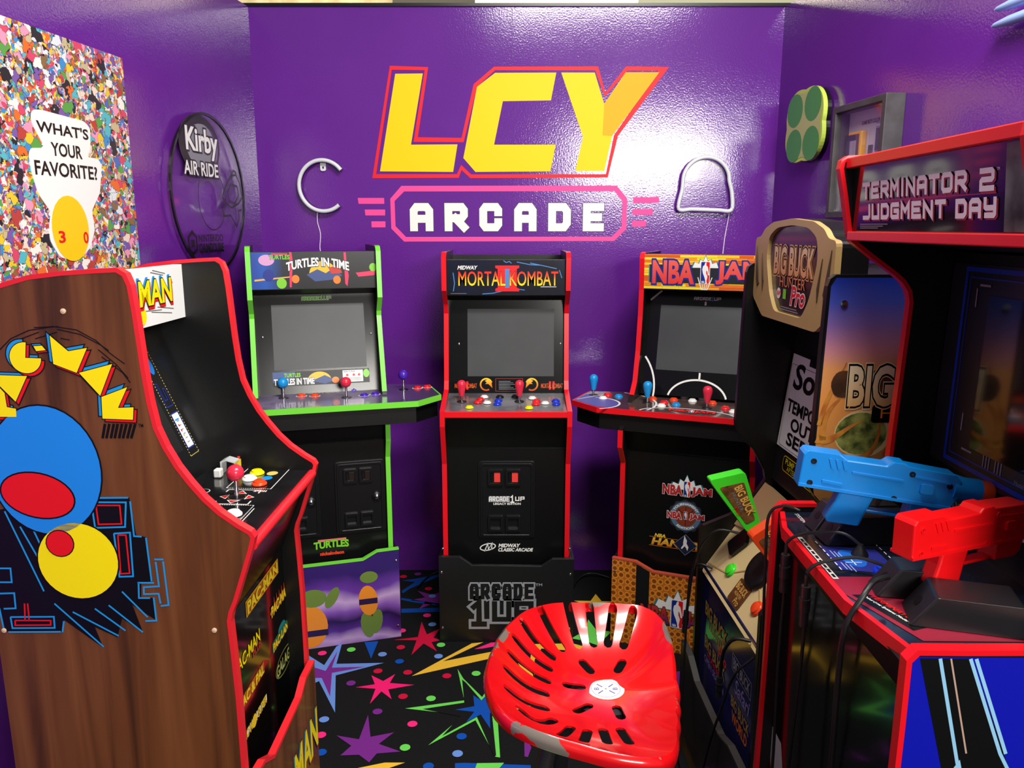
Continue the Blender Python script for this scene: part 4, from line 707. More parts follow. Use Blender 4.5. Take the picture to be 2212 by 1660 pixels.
GLD = ramp_mat('ink_hang_gold', 2, .395, .425, [(0, '#d87818'), (1, '#f8d048')])
d.obj('front_logo', t); d = Dec(FY(.06)); d.text('HANG TIME', (-.12, .398, .135, .424), GLD, .0006, .25, .05); d.text('NBA', (-.11, .43, -.07, .442), GLD, .0004, .25, .05); d.line([(-.13, .428), (.14, .428)], .0015, ORA); d.line([(-.13, .393), (.14, .393)], .0015, ORA)
d.poly([(.006, .37), (.05, .413), (.006, .456), (-.038, .413)], mat('ink_diamond_navy', '#1c2440'), .0009); d.line([(.006, .372), (.048, .413), (.006, .454), (-.036, .413)], .0015, GRY, .001, True)
d.poly([(.002, .45), (.006, .44), (.012, .43), (.01, .42), (.018, .405), (.014, .39), (.01, .4), (.004, .408), (-.006, .395), (-.01, .398), (-.002, .412), (-.002, .425)], WHT, .0011)
d.obj('front_logo', t)
def ball_mat():
    m = mat('basketball_skin_print', '#c96a1a', .4); nt = m.node_tree; b = nt.nodes['Principled BSDF']; tc = nt.nodes.new('ShaderNodeTexCoord'); v = nt.nodes.new('ShaderNodeTexVoronoi'); v.inputs['Scale'].default_value = 40; v.inputs['Randomness'].default_value = .25
    nt.links.new(tc.outputs['Object'], v.inputs['Vector']); cr = nt.nodes.new('ShaderNodeValToRGB'); e = cr.color_ramp.elements; e[0].position = .3; e[0].color = lin('#8f430c'); e[1].position = .42; e[1].color = lin('#f0a23a'); e.new(.55).color = lin('#c96a1a')
    nt.links.new(v.outputs['Distance'], cr.inputs[0]); nt.links.new(cr.outputs[0], b.inputs['Base Color']); return m
fr = riser(t, .515, .5, [(-.2575, .342), (-.167, .34), (-.1, .31), (.1, .31), (.167, .34), (.2575, .342)], ball_mat(), mat('t_molding_salmon', '#c8543c', .4))
d = Dec(FY(0), .001); d.poly([(-.163, .002), (-.112, .002), (-.112, .31), (-.163, .333)], mat('riser_black', ''))
d.poly(burst(-.004, .17, 1.35), TEAL, .0002); d.poly(burst(-.004, .173, 1.22), WHT, .0004); BR2 = ramp_mat('ink_red_blue', 2, .11, .18, [(0, '#20307a'), (.5, '#a02c3a'), (1, '#c83a34')])
d.text('NBA', (-.14, .115, -.035, .175), BR2, .0008, 0, .05, outline=[(.08, INK)]); d.text('JAM', (.03, .115, .135, .175), BR2, .0008, 0, .05, outline=[(.08, INK)]); nba_badge(d, -.004, .16, 1.35, .001)
d.obj('riser_print', fr); screw(fr, -.246, 0, .29, 'y', .005)
# ================================================================ left foreground cabinet (wood sides)
def wood_mat(name, c1, c2, c3, sc=(9, 9, .55)):
    m = mat(name, c1, .42, coat=.08); nt = m.node_tree; b = nt.nodes['Principled BSDF']; tc = nt.nodes.new('ShaderNodeTexCoord'); mp = nt.nodes.new('ShaderNodeMapping'); mp.inputs['Scale'].default_value = sc
    nt.links.new(tc.outputs['Object'], mp.inputs['Vector'])
    n = nt.nodes.new('ShaderNodeTexNoise'); n.inputs['Scale'].default_value = 2.4; n.inputs['Detail'].default_value = 8; n.inputs['Distortion'].default_value = .6; nt.links.new(mp.outputs[0], n.inputs['Vector'])
    cr = nt.nodes.new('ShaderNodeValToRGB'); e = cr.color_ramp.elements; e[0].position = .28; e[0].color = lin(c2); e[1].position = .72; e[1].color = lin(c3); e.new(.5).color = lin(c1)
    nt.links.new(n.outputs['Fac'], cr.inputs[0]); nt.links.new(cr.outputs[0], b.inputs['Base Color']); return m
WOOD = wood_mat('walnut_laminate', '#683a1c', '#3c1f0c', '#7c4a27')
t = thing('arcade_cabinet', 'wood-sided maze-game arcade cabinet in the left foreground, facing right', 'arcade cabinet', (-.487, 1.64, 0), 89.5)
path = [(.43, 1.472), (.357, 1.493), (.299, 1.500), (.242, 1.504), (.201, 1.506), (.188, 1.498), (.181, 1.479), (.177, 1.439), (.174, 1.391), (.170, 1.327), (.165, 1.271), (.157, 1.222), (.143, 1.185), (.124, 1.148), (.103, 1.117), (.079, 1.086), (.052, 1.059), (.020, 1.035), (-.002, 1.021), (-.007, 1.012), (.0, .987), (.016, .94), (.035, .884), (.045, .861), (.049, .843), (.046, .772), (.043, .682), (.042, .537), (.042, .01)]
prof = [(.495, .0), (.495, 1.455)] + path
for sg in (-1, 1):
    o_ = sg*.24; a, b = sorted((o_, o_ - sg*.013)); panel(t, prof, a, b, WOOD)
    a2, b2 = sorted((o_ - sg*.013, o_ - sg*.018)); panel(t, prof, a2, b2, BLK, 'side_lining'); molding(t, path, min(a, a2) - .0005, max(b, b2) + .0005, mat('t_molding_coral_red', '#e32530', .3), .008)
IW2 = .444; SP = FXm(-.24)
F = lambda l: [(-y, z) for y, z in l]
A = D_['PACART']; Lt = D_['PACLET']
d = Dec(SP)
d.poly(F(A['bg']), mat('ink_maze_black', '#08090d', .35))
for l in A['lines']: d.line(F(l), .0032, BLU, .0003)
for l in A['rlines']: d.line(F(l), .0028, IRED, .0003)
d.obj('side_maze_print', t)
d = Dec(SP); cb = F(A['blue']); bx, bz_ = sum(p[0] for p in cb)/len(cb), sum(p[1] for p in cb)/len(cb)
d.poly(circ(.475-.0 if False else bx, bz_, .105, .125, 40), INK, .0006); d.poly(circ(bx, bz_, .102, .122, 40), mat('ink_sky_blue', '#1a86e8', .35), .0009)
rx_, rz_ = [sum(p[i] for p in F(A['red']))/len(A['red']) for i in (0, 1)]
d.poly(circ(rx_, rz_ + .01, .07, .045, 32, -.2), INK, .0012); d.poly(circ(rx_, rz_ + .01, .067, .042, 32, -.2), IRED, .0015)
yx, yz = [sum(p[i] for p in F(A['yel']))/len(A['yel']) for i in (0, 1)]
d.poly(circ(yx, yz, .078, .078, 36), INK, .0006); d.poly(circ(yx, yz, .075, .075, 36), YEL, .0009)
d.poly(circ(yx - .03, yz + .035, .027, n=20), INK, .0012); d.poly(circ(yx - .03, yz + .035, .025, n=20), IRED, .0015); d.obj('side_disc_print', t, 'plain blue, red and yellow printed discs')
d = Dec(SP)
def logo3(d, poly, dx=.006, dz=.005, sun=BLU, sh=IRED):
    P = F(poly); q = lambda a, b: [(x + a, z + b) for x, z in P]
    d.line(q(-dx, dz), .004, INK, 0, True); d.poly(q(-dx, dz), sun, .0002); d.line(q(dx*.8, -dz), .004, INK, .0004, True); d.poly(q(dx*.8, -dz), sh, .0006); d.line(P, .003, INK, .0008, True); d.poly(P, YEL, .001)
c0, c1 = Lt['C0'], Lt['C1']; cr_ = abs(c1[0]-c0[0])
cshape = [(c0[0], c0[1])] + [(c0[0] - cr_*1.0*math.cos(R(a)), c0[1] + cr_*1.0*math.sin(R(a))) for a in range(82, 360, 12)]
for k in ('M', 'A', 'N', 'A2', 'P', 'dash'): logo3(d, Lt[k], *( (.003, .003) if k == 'dash' else (.006, .005)))
logo3(d, cshape)
for l in A['arcs']: d.line(F(l), .0018, INK)
for l in A['ticks']: d.line(F(l), .005, INK)
(ax, az), (bx2, bz2) = F(A['tm']); d.text('TM', (ax, az, bx2, bz2), INK, 0, 0, .02); d.obj('side_lettering', t)
for y, z in A['screws']: disc_part('screw', -.24, y, z, .005, .0015, mat('screw_cap', '#d8b89a', .4), t, 'x', 10, .001)
Sol().box(-IW2/2, IW2/2, .30, .49, 1.455, 1.47).obj('top_panel', BLK, t); Sol().box(-IW2/2, IW2/2, .48, .494, .02, 1.455).obj('back_panel', BLK, t)
mq = Sol().box(-IW2/2, IW2/2, .28, .30, 1.373, 1.495).obj('marquee', mat('marquee_white', '#eef1ef', .3), t)
d = Dec(FY(.28)); d.text('PAC-MAN', (-.162, 1.418, .152, 1.468), YEL, .0012, 0, .03, outline=[(.06, INK)])
d.text('PAC-MAN', (-.157, 1.411, .157, 1.461), IRED, 0, 0, .05, outline=[(.06, INK)]); d.text('PAC-MAN', (-.167, 1.425, .147, 1.475), BLU, .0006, 0, .03)
for l in [[(.06, 1.485), (.12, 1.476)], [(.07, 1.489), (.13, 1.479)], [(.08, 1.41), (.16, 1.399)], [(.05, 1.402), (.15, 1.39)], [(.0, 1.408), (.1, 1.402)]]: d.line(l, .0012, INK)
d.poly(circ(.01, 1.397, .016, .018, 20), YEL, .0002); d.poly(circ(-.035, 1.4, .016, .02, 20), BLU, .0002); d.text('TM', (.158, 1.455, .166, 1.459), INK); d.obj('marquee_print', mq)
slab_between(t, 'soffit', (.285, 1.372), (.40, 1.36), IW2, .008, BLK)
bz = slab_between(t, 'screen_bezel', (.25, 1.0), (.41, 1.375), IW2, .012, mat('bezel_black', '#0c0c0e', .3)); BZ = FS(.25, 1.0, .41, 1.375)
d = Dec(BZ); d.rect(-.15, 1.07, .15, 1.33, SCRD); d.obj('screen', bz)
d = Dec(BZ)
mat('ink_dot_yellow', '#d8c86a')
for s_ in (1, -1):
    d = Dec(BZ)
    for x in (s_*.168, s_*.214):
        for i in range(44): d.rect(x - .0012, 1.05 + i*.0068, x + .0012, 1.053 + i*.0068, mat('ink_dot_yellow', ''))
    for i in range(9): d.rect(s_*(.170 + i*.0052) - .0015, 1.0485, s_*(.170 + i*.0052) + .0015, 1.0505, mat('ink_dot_yellow', ''))
    x0, x1 = sorted((s_*.172, s_*.21)); d.rect(x0, 1.065, x1, 1.15, NAV); d.rect(x0 + .003, 1.068, x1 - .003, 1.147, WHT, .0003)
    for i in range(6): d.rect(x0 + .012, 1.078 + i*.01, x0 + .024, 1.08 + i*.01, GRY, .0006)
    for i, c in enumerate((IRED, IRED, GOLD)): d.poly(circ(x0 + .012, 1.12 - i*.012, .003, n=8), c, .0007)
    for r_ in range(4): d.poly(circ(x0 + .009 + r_*.005, 1.133, .0025, n=8), BLU, .0006)
    d.line([(x0 + .008, 1.22), (x0 + .008, 1.18), (x0 + .022, 1.18), (x0 + .022, 1.205), (x0 + .032, 1.205), (x0 + .032, 1.165), (x0 + .002, 1.165), (x0 + .002, 1.22)], .0022, NAV, 0, True)
    d.poly(circ((x0 + x1)/2, 1.262, .014, .022, 18), mat('ink_sky_blue', ''), 0); d.poly(circ((x0+x1)/2, 1.318, .013, .016, 16), mat('ink_dot_yellow', ''), 0); d.obj('bezel_print', bz)
dk = Sol().prism([(.0, .98), (.0, .998), (.26, 1.003), (.26, .985)], lambda a, b, h: (h, a, b), -IW2/2, IW2/2).obj('control_deck', mat('deck_black_gloss', '#121214', .16, coat=.5, noise=('#1c1c1f', 12, 4)), t)
Sol().tube([(-IW2/2, .002, .99), (IW2/2, .002, .99)], .011, 12, False).obj('deck_edge', mat('t_molding_coral_red', ''), dk, smooth=True)
joystick(t, .018, .113, 1.0, 'pink', 'ball', .0185)
for x, y, c in [(.188, .124, 'yellow'), (.143, .127, 'white'), (.108, .093, 'orange'), (-.09, .082, 'white')]: button(t, x, y, 1.001, c, 1.05)
d = Dec(FZ(.9985, .019))
for x0, x1, y0, y1 in ((.076, .23, .057, .157),):
    for i in range(20): yy = y0 + (y1-y0)*i/20; d.rect(x0 - .001, yy, x0 + .0015, yy + .003, WHT); d.rect(x1 - .001, yy, x1 + .0015, yy + .003, WHT)
    d.line([(x0, y0), (x1, y0)], .002, WHT); d.line([(x0, y1), (x1, y1)], .002, WHT)
for i in range(20): d.rect(-.0335, .06 + i*.005, -.031, .063 + i*.005, WHT)
for i in range(26): d.rect(-.16 + i*.005, .0585, -.157 + i*.005, .0605, WHT)
d.line([(-.15, .053), (-.05, .053)], .002, WHT)
d.line([(-.027, .075), (-.027, .148)], .003, WHT); d.line([(.066, .075), (.066, .148)], .003, WHT); d.line([(-.027, .148), (-.01, .148)], .003, WHT); d.line([(.05, .148), (.066, .148)], .003, WHT); d.line([(-.027, .075), (-.005, .075)], .003, WHT); d.line([(.045, .075), (.066, .075)], .003, WHT)
for tri in ([(.04, .1), (.04, .126), (.058, .113)], [(-.004, .1), (-.004, .126), (-.022, .113)], [(.005, .092), (.031, .092), (.018, .076)], [(.005, .134), (.031, .134), (.018, .15)]): d.poly(tri, IRED); d.line(tri, .0018, WHT, .0003, True)
d.poly(circ(.018, .113, .019, n=20), mat('ink_tan_ring', '#a8764c'), .0001)
d.poly(circ(.052, .2, .015, n=18), WHT, 0); d.poly(circ(.052, .2, .013, n=18), INK, .0004)
d.poly(circ(.19, .088, .016, .013, 14), mat('ink_dot_yellow', ''), 0); d.poly(circ(.153, .09, .016, .013, 14), BLU, 0); d.poly(circ(-.128, .078, .013, n=14), YEL, 0)
d.text('MOVE', (-.0, .056, .046, .068), WHT, 0, 0, .02, warp=lambda a, b: (.066 - (b - .056)*.9 , .062 + (a)*.0 + (a - .0)*.6)); d.text('1P GAME', (-.115, .105, -.075, .115), WHT, 0, 0, .02); d.obj('deck_print', dk)
slab_between(t, 'under_deck_panel', (.012, .98), (.085, .80), IW2, .01, BLKG)
Sol().box(-IW2/2, IW2/2, .085, .097, .0, .803).obj('front_panel', mat('front_gloss_black', '#08080a', .12, coat=.4), t)
d = Dec(FY(.085)); OR2 = mat('ink_plaque_orange', '#b8661c', .35)
PYL = mat('ink_logo_yellow', '#f2cf2a', .35)
d.rect(-.054, .752, .179, .79, OR2); d.line([(-.051, .755), (.176, .755), (.176, .787), (-.051, .787)], .0015, YEL, .0003, True); d.text('PAC-MAN', (-.044, .758, .168, .784), PYL, .0006, 0, .05, outline=[(.08, INK)])
d.obj('front_logo', t); d = Dec(FY(.085)); d.poly(circ(.178, .682, .08, .012, 26), OR2); d.text('PAC-MAN', (.108, .67, .245, .694), PYL, .0006, 0, .05, outline=[(.08, INK)])
for i in range(5): d.poly([(.13 + i*.02, .69), (.14 + i*.02, .69), (.134 + i*.02, .712)], mat('ink_flame', '#c8401c'))
d.obj('front_logo', t); d = Dec(FY(.085)); d.text('PAC-MAN', (-.136, .662, .02, .69), YEL, .0004, 0, .02); d.text('PLUS', (-.03, .645, .026, .66), mat('ink_maroon', ''), .0004, 0, .05)
d.obj('front_logo', t); d = Dec(FY(.085)); d.rect(.1, .578, .255, .606, mat('ink_board_green', '#1d6a48')); d.text('PAC-LAND', (.106, .581, .248, .601), PYL, .0006, 0, .05, outline=[(.07, INK)]); d.poly(circ(.18, .606, .03, .014, 16), TEAL, -.0002)
d.obj('front_logo', t); d = Dec(FY(.085)); d.rect(-.13, .572, .035, .6, OR2); d.text('PAC & PAL', (-.125, .575, .03, .597), PYL, .0006, 0, .05, outline=[(.08, INK)])
d.obj('front_logo', t); d = Dec(FY(.085)); d.line(circ(.185, .515, .07, .028, 24), .003, mat('ink_olive', '#7a8a3a'), 0, True); d.text('GALAGA', (.12, .502, .25, .53), mat('ink_olive_light', '#a8b060'), .0004, 0, .03, outline=[(.05, INK)])
d.obj('front_logo', t); d = Dec(FY(.085)); d.rect(-.1, .498, .04, .514, WHT); d.text('PAC-MAN SUPER', (-.126, .496, .035, .516), PYL, .0006, 0, .04, outline=[(.07, INK)]); d.poly(circ(-.05, .505, .015, n=16), PYL, .001)
d.obj('front_logo', t)
kp = [(-.222, .505), (-.18, .5), (-.12, .468), (.09, .47), (.14, .492), (.222, .49)]
kk = Sol().prism([(-.222, .0), (.222, .0)] + list(reversed(kp)), lambda a, b, h: (a, .02 + h, b), 0, .014).obj('kick_panel', WOOD, t)
s = Sol()
for q in strokes(kp, .008): s.prism(q, lambda a, b, h: (a, .02 + h, b), -.001, .015)
s.obj('kick_molding', mat('t_molding_coral_red', ''), kk)
d = Dec(FY(.02)); d.text('PAC-MAN', (-.196, .262, .214, .362), IRED, 0, 0, .05, outline=[(.06, INK)]); d.text('PAC-MAN', (-.206, .272, .204, .372), BLU, .0006, 0, .02); d.text('PAC-MAN', (-.2, .267, .21, .367), YEL, .001, 0, .03, outline=[(.05, INK)]); d.obj('kick_lettering', kk)
# little folded key card lying on that deck
LK = lambda O, yaw, p: (O[0] + math.cos(R(yaw))*p[0] - math.sin(R(yaw))*p[1], O[1] + math.sin(R(yaw))*p[0] + math.cos(R(yaw))*p[1], p[2])
PO = (-.487, 1.64)
t = thing('folded_card', 'small bent clear plastic card with red and yellow print on the wood-sided cabinet deck', 'card', LK(PO, 89.5, (.19, .2, 1.003)), 89.5)
Sol().prism([(-.03, .028), (-.01, .034), (.0, .03), (.002, .0), (.004, .0), (.004, .032), (-.008, .0375), (-.03, .031)], lambda a, b, h: (h, a, b), -.02, .012).obj('sheet', mat('card_plastic', '#dfe3e6', .15, alpha=.55), t)
Sol().prism([(-.0, .004), (.028, .008), (.028, .026), (.0, .03)], lambda a, b, h: (h, a*.6 - .034, b), .012, .0135).obj('tab', mat('card_yellow', '#e0c23a', .3), t)
Sol().prism([(.004, .016), (.012, .02), (.014, .036), (.004, .036)], lambda a, b, h: (h, a*.6 - .034, b), .0136, .015).obj('tab_print', mat('plastic_red', ''), t)
Sol().box(-.045, -.025, -.005, .012, 0, .02).obj('clip', mat('plastic_white', ''), t, bevel=.003)
# ================================================================ light-gun cabinet, right foreground (red trim)
TO = (.586, 1.36); TY = -91.0
t = thing('arcade_cabinet', 'large red-trimmed light-gun arcade cabinet in the right foreground', 'arcade cabinet', (TO[0], TO[1], 0), TY)
lo = [(-.032, .01), (-.024, .88), (-.024, .982), (-.012, .996), (.06, .996)]
hi = [(.207, 1.09), (.209, 1.16), (.213, 1.267), (.217, 1.369), (.219, 1.43), (.214, 1.452), (.2, 1.472), (.182, 1.487), (.134, 1.521), (.091, 1.553), (.085, 1.566), (.07, 1.64), (.058, 1.692), (.06, 1.706), (.07, 1.713), (.12, 1.715)]
prof = lo + [(.205, .998)] + hi + [(.6, 1.715), (.6, .01)]
for a, b in ((-.28, -.262), (.322, .34)): panel(t, prof, a, b, BLK); molding(t, lo, a-.001, b+.001, RED, .008); molding(t, hi, a-.001, b+.001, RED, .008)
Sol().box(-.262, .322, .588, .6, .02, 1.70).obj('back_panel', BLK, t); Sol().box(-.262, .322, .10, .59, 1.70, 1.714).obj('top_panel', BLK, t)
MP = FS(.088, 1.571, .078, 1.694)
mq = slab_between(t, 'marquee', (.088, 1.571), (.078, 1.694), .584, .02, mat('marquee_black_gloss', '#07070b', .1, coat=.7)); mq.location.x = .03
for nm, y0, z0, z1 in (('marquee_rail', .066, 1.692, 1.712), ('marquee_rail', .078, 1.553, 1.571)): Sol().box(-.262, .322, y0, y0 + .03, z0, z1).obj(nm, RED, t, bevel=.002)
d = Dec(MP, .0012); WP = mat('ink_pale_pink_white', '#efe2e8', .35); MG = mat('ink_magenta_shadow', '#b01c44', .35)
for dx, dz, m_, h_ in ((.003, -.0025, MG, 0), (0, 0, WP, .0006)):
    d.block('TERMINATOR', (-.238 + dx, 1.631 + dz, .13 + dx, 1.662 + dz), .0078, m_, h_, .18); d.block('2', (.163 + dx, 1.629 + dz, .2 + dx, 1.661 + dz), .0078, m_, h_)
    d.block('JUDGMENT', (-.236 + dx, 1.593 + dz, .072 + dx, 1.622 + dz), .0078, m_, h_, .18); d.block('DAY', (.1 + dx, 1.592 + dz, .207 + dx, 1.621 + dz), .0078, m_, h_, .18)
d.line([(-.238, 1.6265), (.205, 1.6258)], .0014, MG)
for i in range(3): d.rect(-.25, 1.577 + i*.0035, -.17 + .02*i, 1.5785 + i*.0035, GRY)
d.text('TM', (.204, 1.656, .211, 1.66), WP); d.rect(.225, 1.573, .32, 1.69, mat('ink_photo_grey', '#6b706e', .35, noise=('#16181a', 16, 3))); d.obj('marquee_print', mq)
slab_between(t, 'soffit', (.1, 1.556), (.30, 1.535), .584, .01, BLK).location.x = .03
T2B = (.292, 1.09, .302, 1.53); BZ = FS(*T2B)
bz = slab_between(t, 'screen_bezel', T2B[:2], T2B[2:], .584, .012, BLK); bz.location.x = .03
Sol().prism([(T2B[0]-.006, T2B[1]+.02), (T2B[2]-.006, T2B[3]-.02), (T2B[2], T2B[3]-.02), (T2B[0], T2B[1]+.02)], lambda a, b, h: (h, a, b), -.289, .289).obj('screen_surround', mat('surround_charcoal', '#1c1d22', .35), bz)
d = Dec(BZ, .0068); d.rect(-.15, 1.165, .21, 1.455, SCRD, .0003); d.obj('screen', bz)
d = Dec(BZ, .0068); NB = mat('ink_deep_blue', '#1236a0', .35)
d.line([(-.232, 1.125), (-.235, 1.5), (.295, 1.5), (.295, 1.125)], .009, NB, 0, True); d.line([(-.217, 1.14), (-.22, 1.485), (.28, 1.485), (.28, 1.14)], .0025, NB, 0, True)
for l in ([(-.185, 1.19), (-.185, 1.225)], [(-.192, 1.43), (-.193, 1.465)], [(-.175, 1.157), (-.14, 1.157)], [(-.185, 1.472), (-.15, 1.472)]): d.line(l, .004, GRY, .0004)
for i in range(3): d.rect(-.1 + i*.009, 1.142, -.097 + i*.009, 1.165, GRY, .0004); d.rect(-.062 + i*.009, 1.142, -.059 + i*.009, 1.165, GRY, .0004)
d.text('Model 101', (.0, 1.14, .045, 1.148), GRY, .0004); d.obj('bezel_print', bz)
# lower back board between the bezel and the deck
lb = slab_between(t, 'lower_board', (.285, .98), (.292, 1.09), .584, .01, mat('surround_charcoal', '')); lb.location.x = .03
d = Dec(FS(.285, .98, .292, 1.09)); G4 = mat('ink_mid_grey', '#6a6c72', .4); d.block('TERMINATOR', (-.22, 1.055, -.05, 1.072), .004, G4, 0, .2); d.obj('board_lettering', lb); d = Dec(FS(.285, .98, .292, 1.09)); d.block('JUDGMENT DAY', (-.22, 1.03, -.02, 1.047), .004, G4, 0, .2)
d.obj('board_lettering', lb); d = Dec(FS(.285, .98, .292, 1.09)); d.poly([(.03, 1.05), (.06, 1.05), (.045, 1.075)], WHT); d.obj('board_emblem', lb)
# deck
dp = [(-.262, -.012), (-.17, -.036), (.15, -.036), (.322, .0), (.322, .285), (-.262, .285)]
dk = Sol().prism(dp, lambda a, b, h: (a, b, h), .962, .98).obj('control_deck', mat('deck_night_blue', '#10141f', .18, coat=.6, noise=('#1a2438', 7, 3)), t)
s = Sol()
for q in strokes(dp[:4], .010): s.prism(q, lambda a, b, h: (a, b, h), .958, .982)
s.obj('deck_edge', RED, dk)
d = Dec(FZ(.98)); MD = mat('ink_crimson', '#8a1a30', .35)
d.poly([(.06, -.03), (.128, -.03), (.28, .025), (.28, .2), (.06, .1)], MD); d.poly([(-.08, .0), (.03, .0), (.05, .1), (-.06, .1)], mat('ink_indigo', '#2a2f86', .35), -.0002); d.poly(circ(-.02, .04, .04, .022, 20), mat('ink_electric_blue', '#1e64c8'), .0002)
d.poly([(-.12, -.028), (.07, -.028), (.07, -.018), (-.12, -.018)], mat('ink_label_white', '#c9c6c0'), .0004)
for i in range(9): d.rect(-.11 + i*.02, -.0255, -.096 + i*.02, -.0205, INK, .0007)
for i in range(7): d.rect(-.1 + .02*i, .0, -.088 + .02*i, .002, WHT, .0004); d.rect(-.09 + .02*i, .11, -.078 + .02*i, .112, WHT, .0004)
for x, y in ((-.055, .012), (-.05, .018), (-.045, .024), (.0, .012), (.005, .018), (.01, .024)): d.rect(x, y - .001, x + .03, y + .001, mat('ink_pale_blue', '#9ab0e0'), .0004)
d.line([(.0, .02), (.0, .05)], .002, WHT, .0006); d.line([(-.012, .035), (.012, .035)], .002, WHT, .0006)
d.poly([(.13, -.02), (.25, .025), (.24, .05), (.13, .01)], INK, .0004); d.text('TERMINATOR 2', (.135, .006, .235, .016), IRED, .0008, 0, .02, warp=lambda a, b: (a, b + (a-.135)*.36)); d.text('Cyberdyne Systems Model 101', (.135, -.006, .235, .001), WHT, .0008, 0, .02, warp=lambda a, b: (a, b + (a-.135)*.36))
d.text('SYSTEM', (-.25, .01, -.2, .018), WHT, .0004); d.obj('deck_print', dk)
Sol().lathe([(.0001, 0), (.016, 0), (.014, .006), (.007, .016), (.005, .022), (.0001, .022)], (-.035, .06, .98), 'z', 16).obj('cable_gland', RUB, t, smooth=True)
b_ = button(t, .04, .075, .98, 'blue', 1.3)
for x in (-.26, .28): screw(t, x, .19, .998, 'z', .004)
slab_between(t, 'under_deck_panel', (-.018, .962), (.0, .90), .584, .01, BLK).location.x = .03
fp = Sol().box(-.262, .322, .0, .012, .02, .905).obj('front_panel', mat('front_gloss_black', ''), t)
d = Dec(FY(0)); d.poly([(-.262, .47), (-.2, .47), (-.05, .1), (-.14, .1), (-.262, .39)], mat('ink_silver', '#b9bcc0', .35)); d.line([(-.262, .385), (-.145, .1)], .005, IRED); d.obj('front_stripe', fp)
sd = Dec(FXp(.34)); SBL = mat('ink_side_blue', '#0c14a8', .3)
sd.poly([(-.027, .02), (.59, .02), (.59, .99), (-.012, .99), (-.02, .982)], SBL)
sd.poly([(-.01, .988), (.062, .988), (.14, .80), (.22, .5), (.2, .3), (.1, .2), (.05, .5), (.055, .75)], INK, .0003)
for l in ([(.018, .988), (.06, .82), (.07, .76)], [(.06, .988), (.118, .84), (.14, .8)], [(.068, .988), (.126, .84)]): sd.line(l, .005, mat('ink_ice_blue', '#8fc6e8', .35), .0006)
sd.line([(.033, .988), (.07, .84)], .0025, mat('ink_tan', '#b89a8a', .35), .0006); sd.poly([(.045, .8), (.062, .83), (.07, .8), (.058, .75), (.04, .72)], mat('ink_ice_blue', ''), .0007); sd.obj('side_print', t)
molding(t, [(.06, .996), (.2, .998), (.207, 1.09)], .3215, .341, RED, .008)
# gun rests
def rest(name, x, y, yaw, L_=.17, W_=.05, H_=.045):
    o = Sol().prism([(-.035, 0), (L_, 0), (L_, H_*.6), (L_*.9, H_), (.0, H_)], lambda a, b, h: (h, a, b), -W_/2, W_/2).obj(name, mat('gun_rest_black', '#1d1d20', .3), t, bevel=.003)
    o.location = (x, y, .981); o.rotation_euler = (0, 0, R(yaw))
    n = Vector((0, -H_, -.035)).normalized()
    c = Vector((0, -.0175, H_*.5)); V = []; u = Vector((1, 0, 0)); v = Vector((0, .035, H_)).normalized(); nn = u.cross(v)
    for i in range(16): a = 2*math.pi*i/16; V.append(c + u*(.009*math.cos(a)) + v*(.009*math.sin(a)) + nn*.0006)
    MO('bolt_hole', V, [tuple(range(16))], INK, o)
    return o
rest('gun_rest', .115, .055, -10, .06, .06, .05); rest('gun_rest', .205, .07, -16, .13, .08, .05); rest('gun_rest', -.17, .045, 4, .15, .05, .055); rest('gun_rest', -.105, .045, 4, .15, .055, .055)
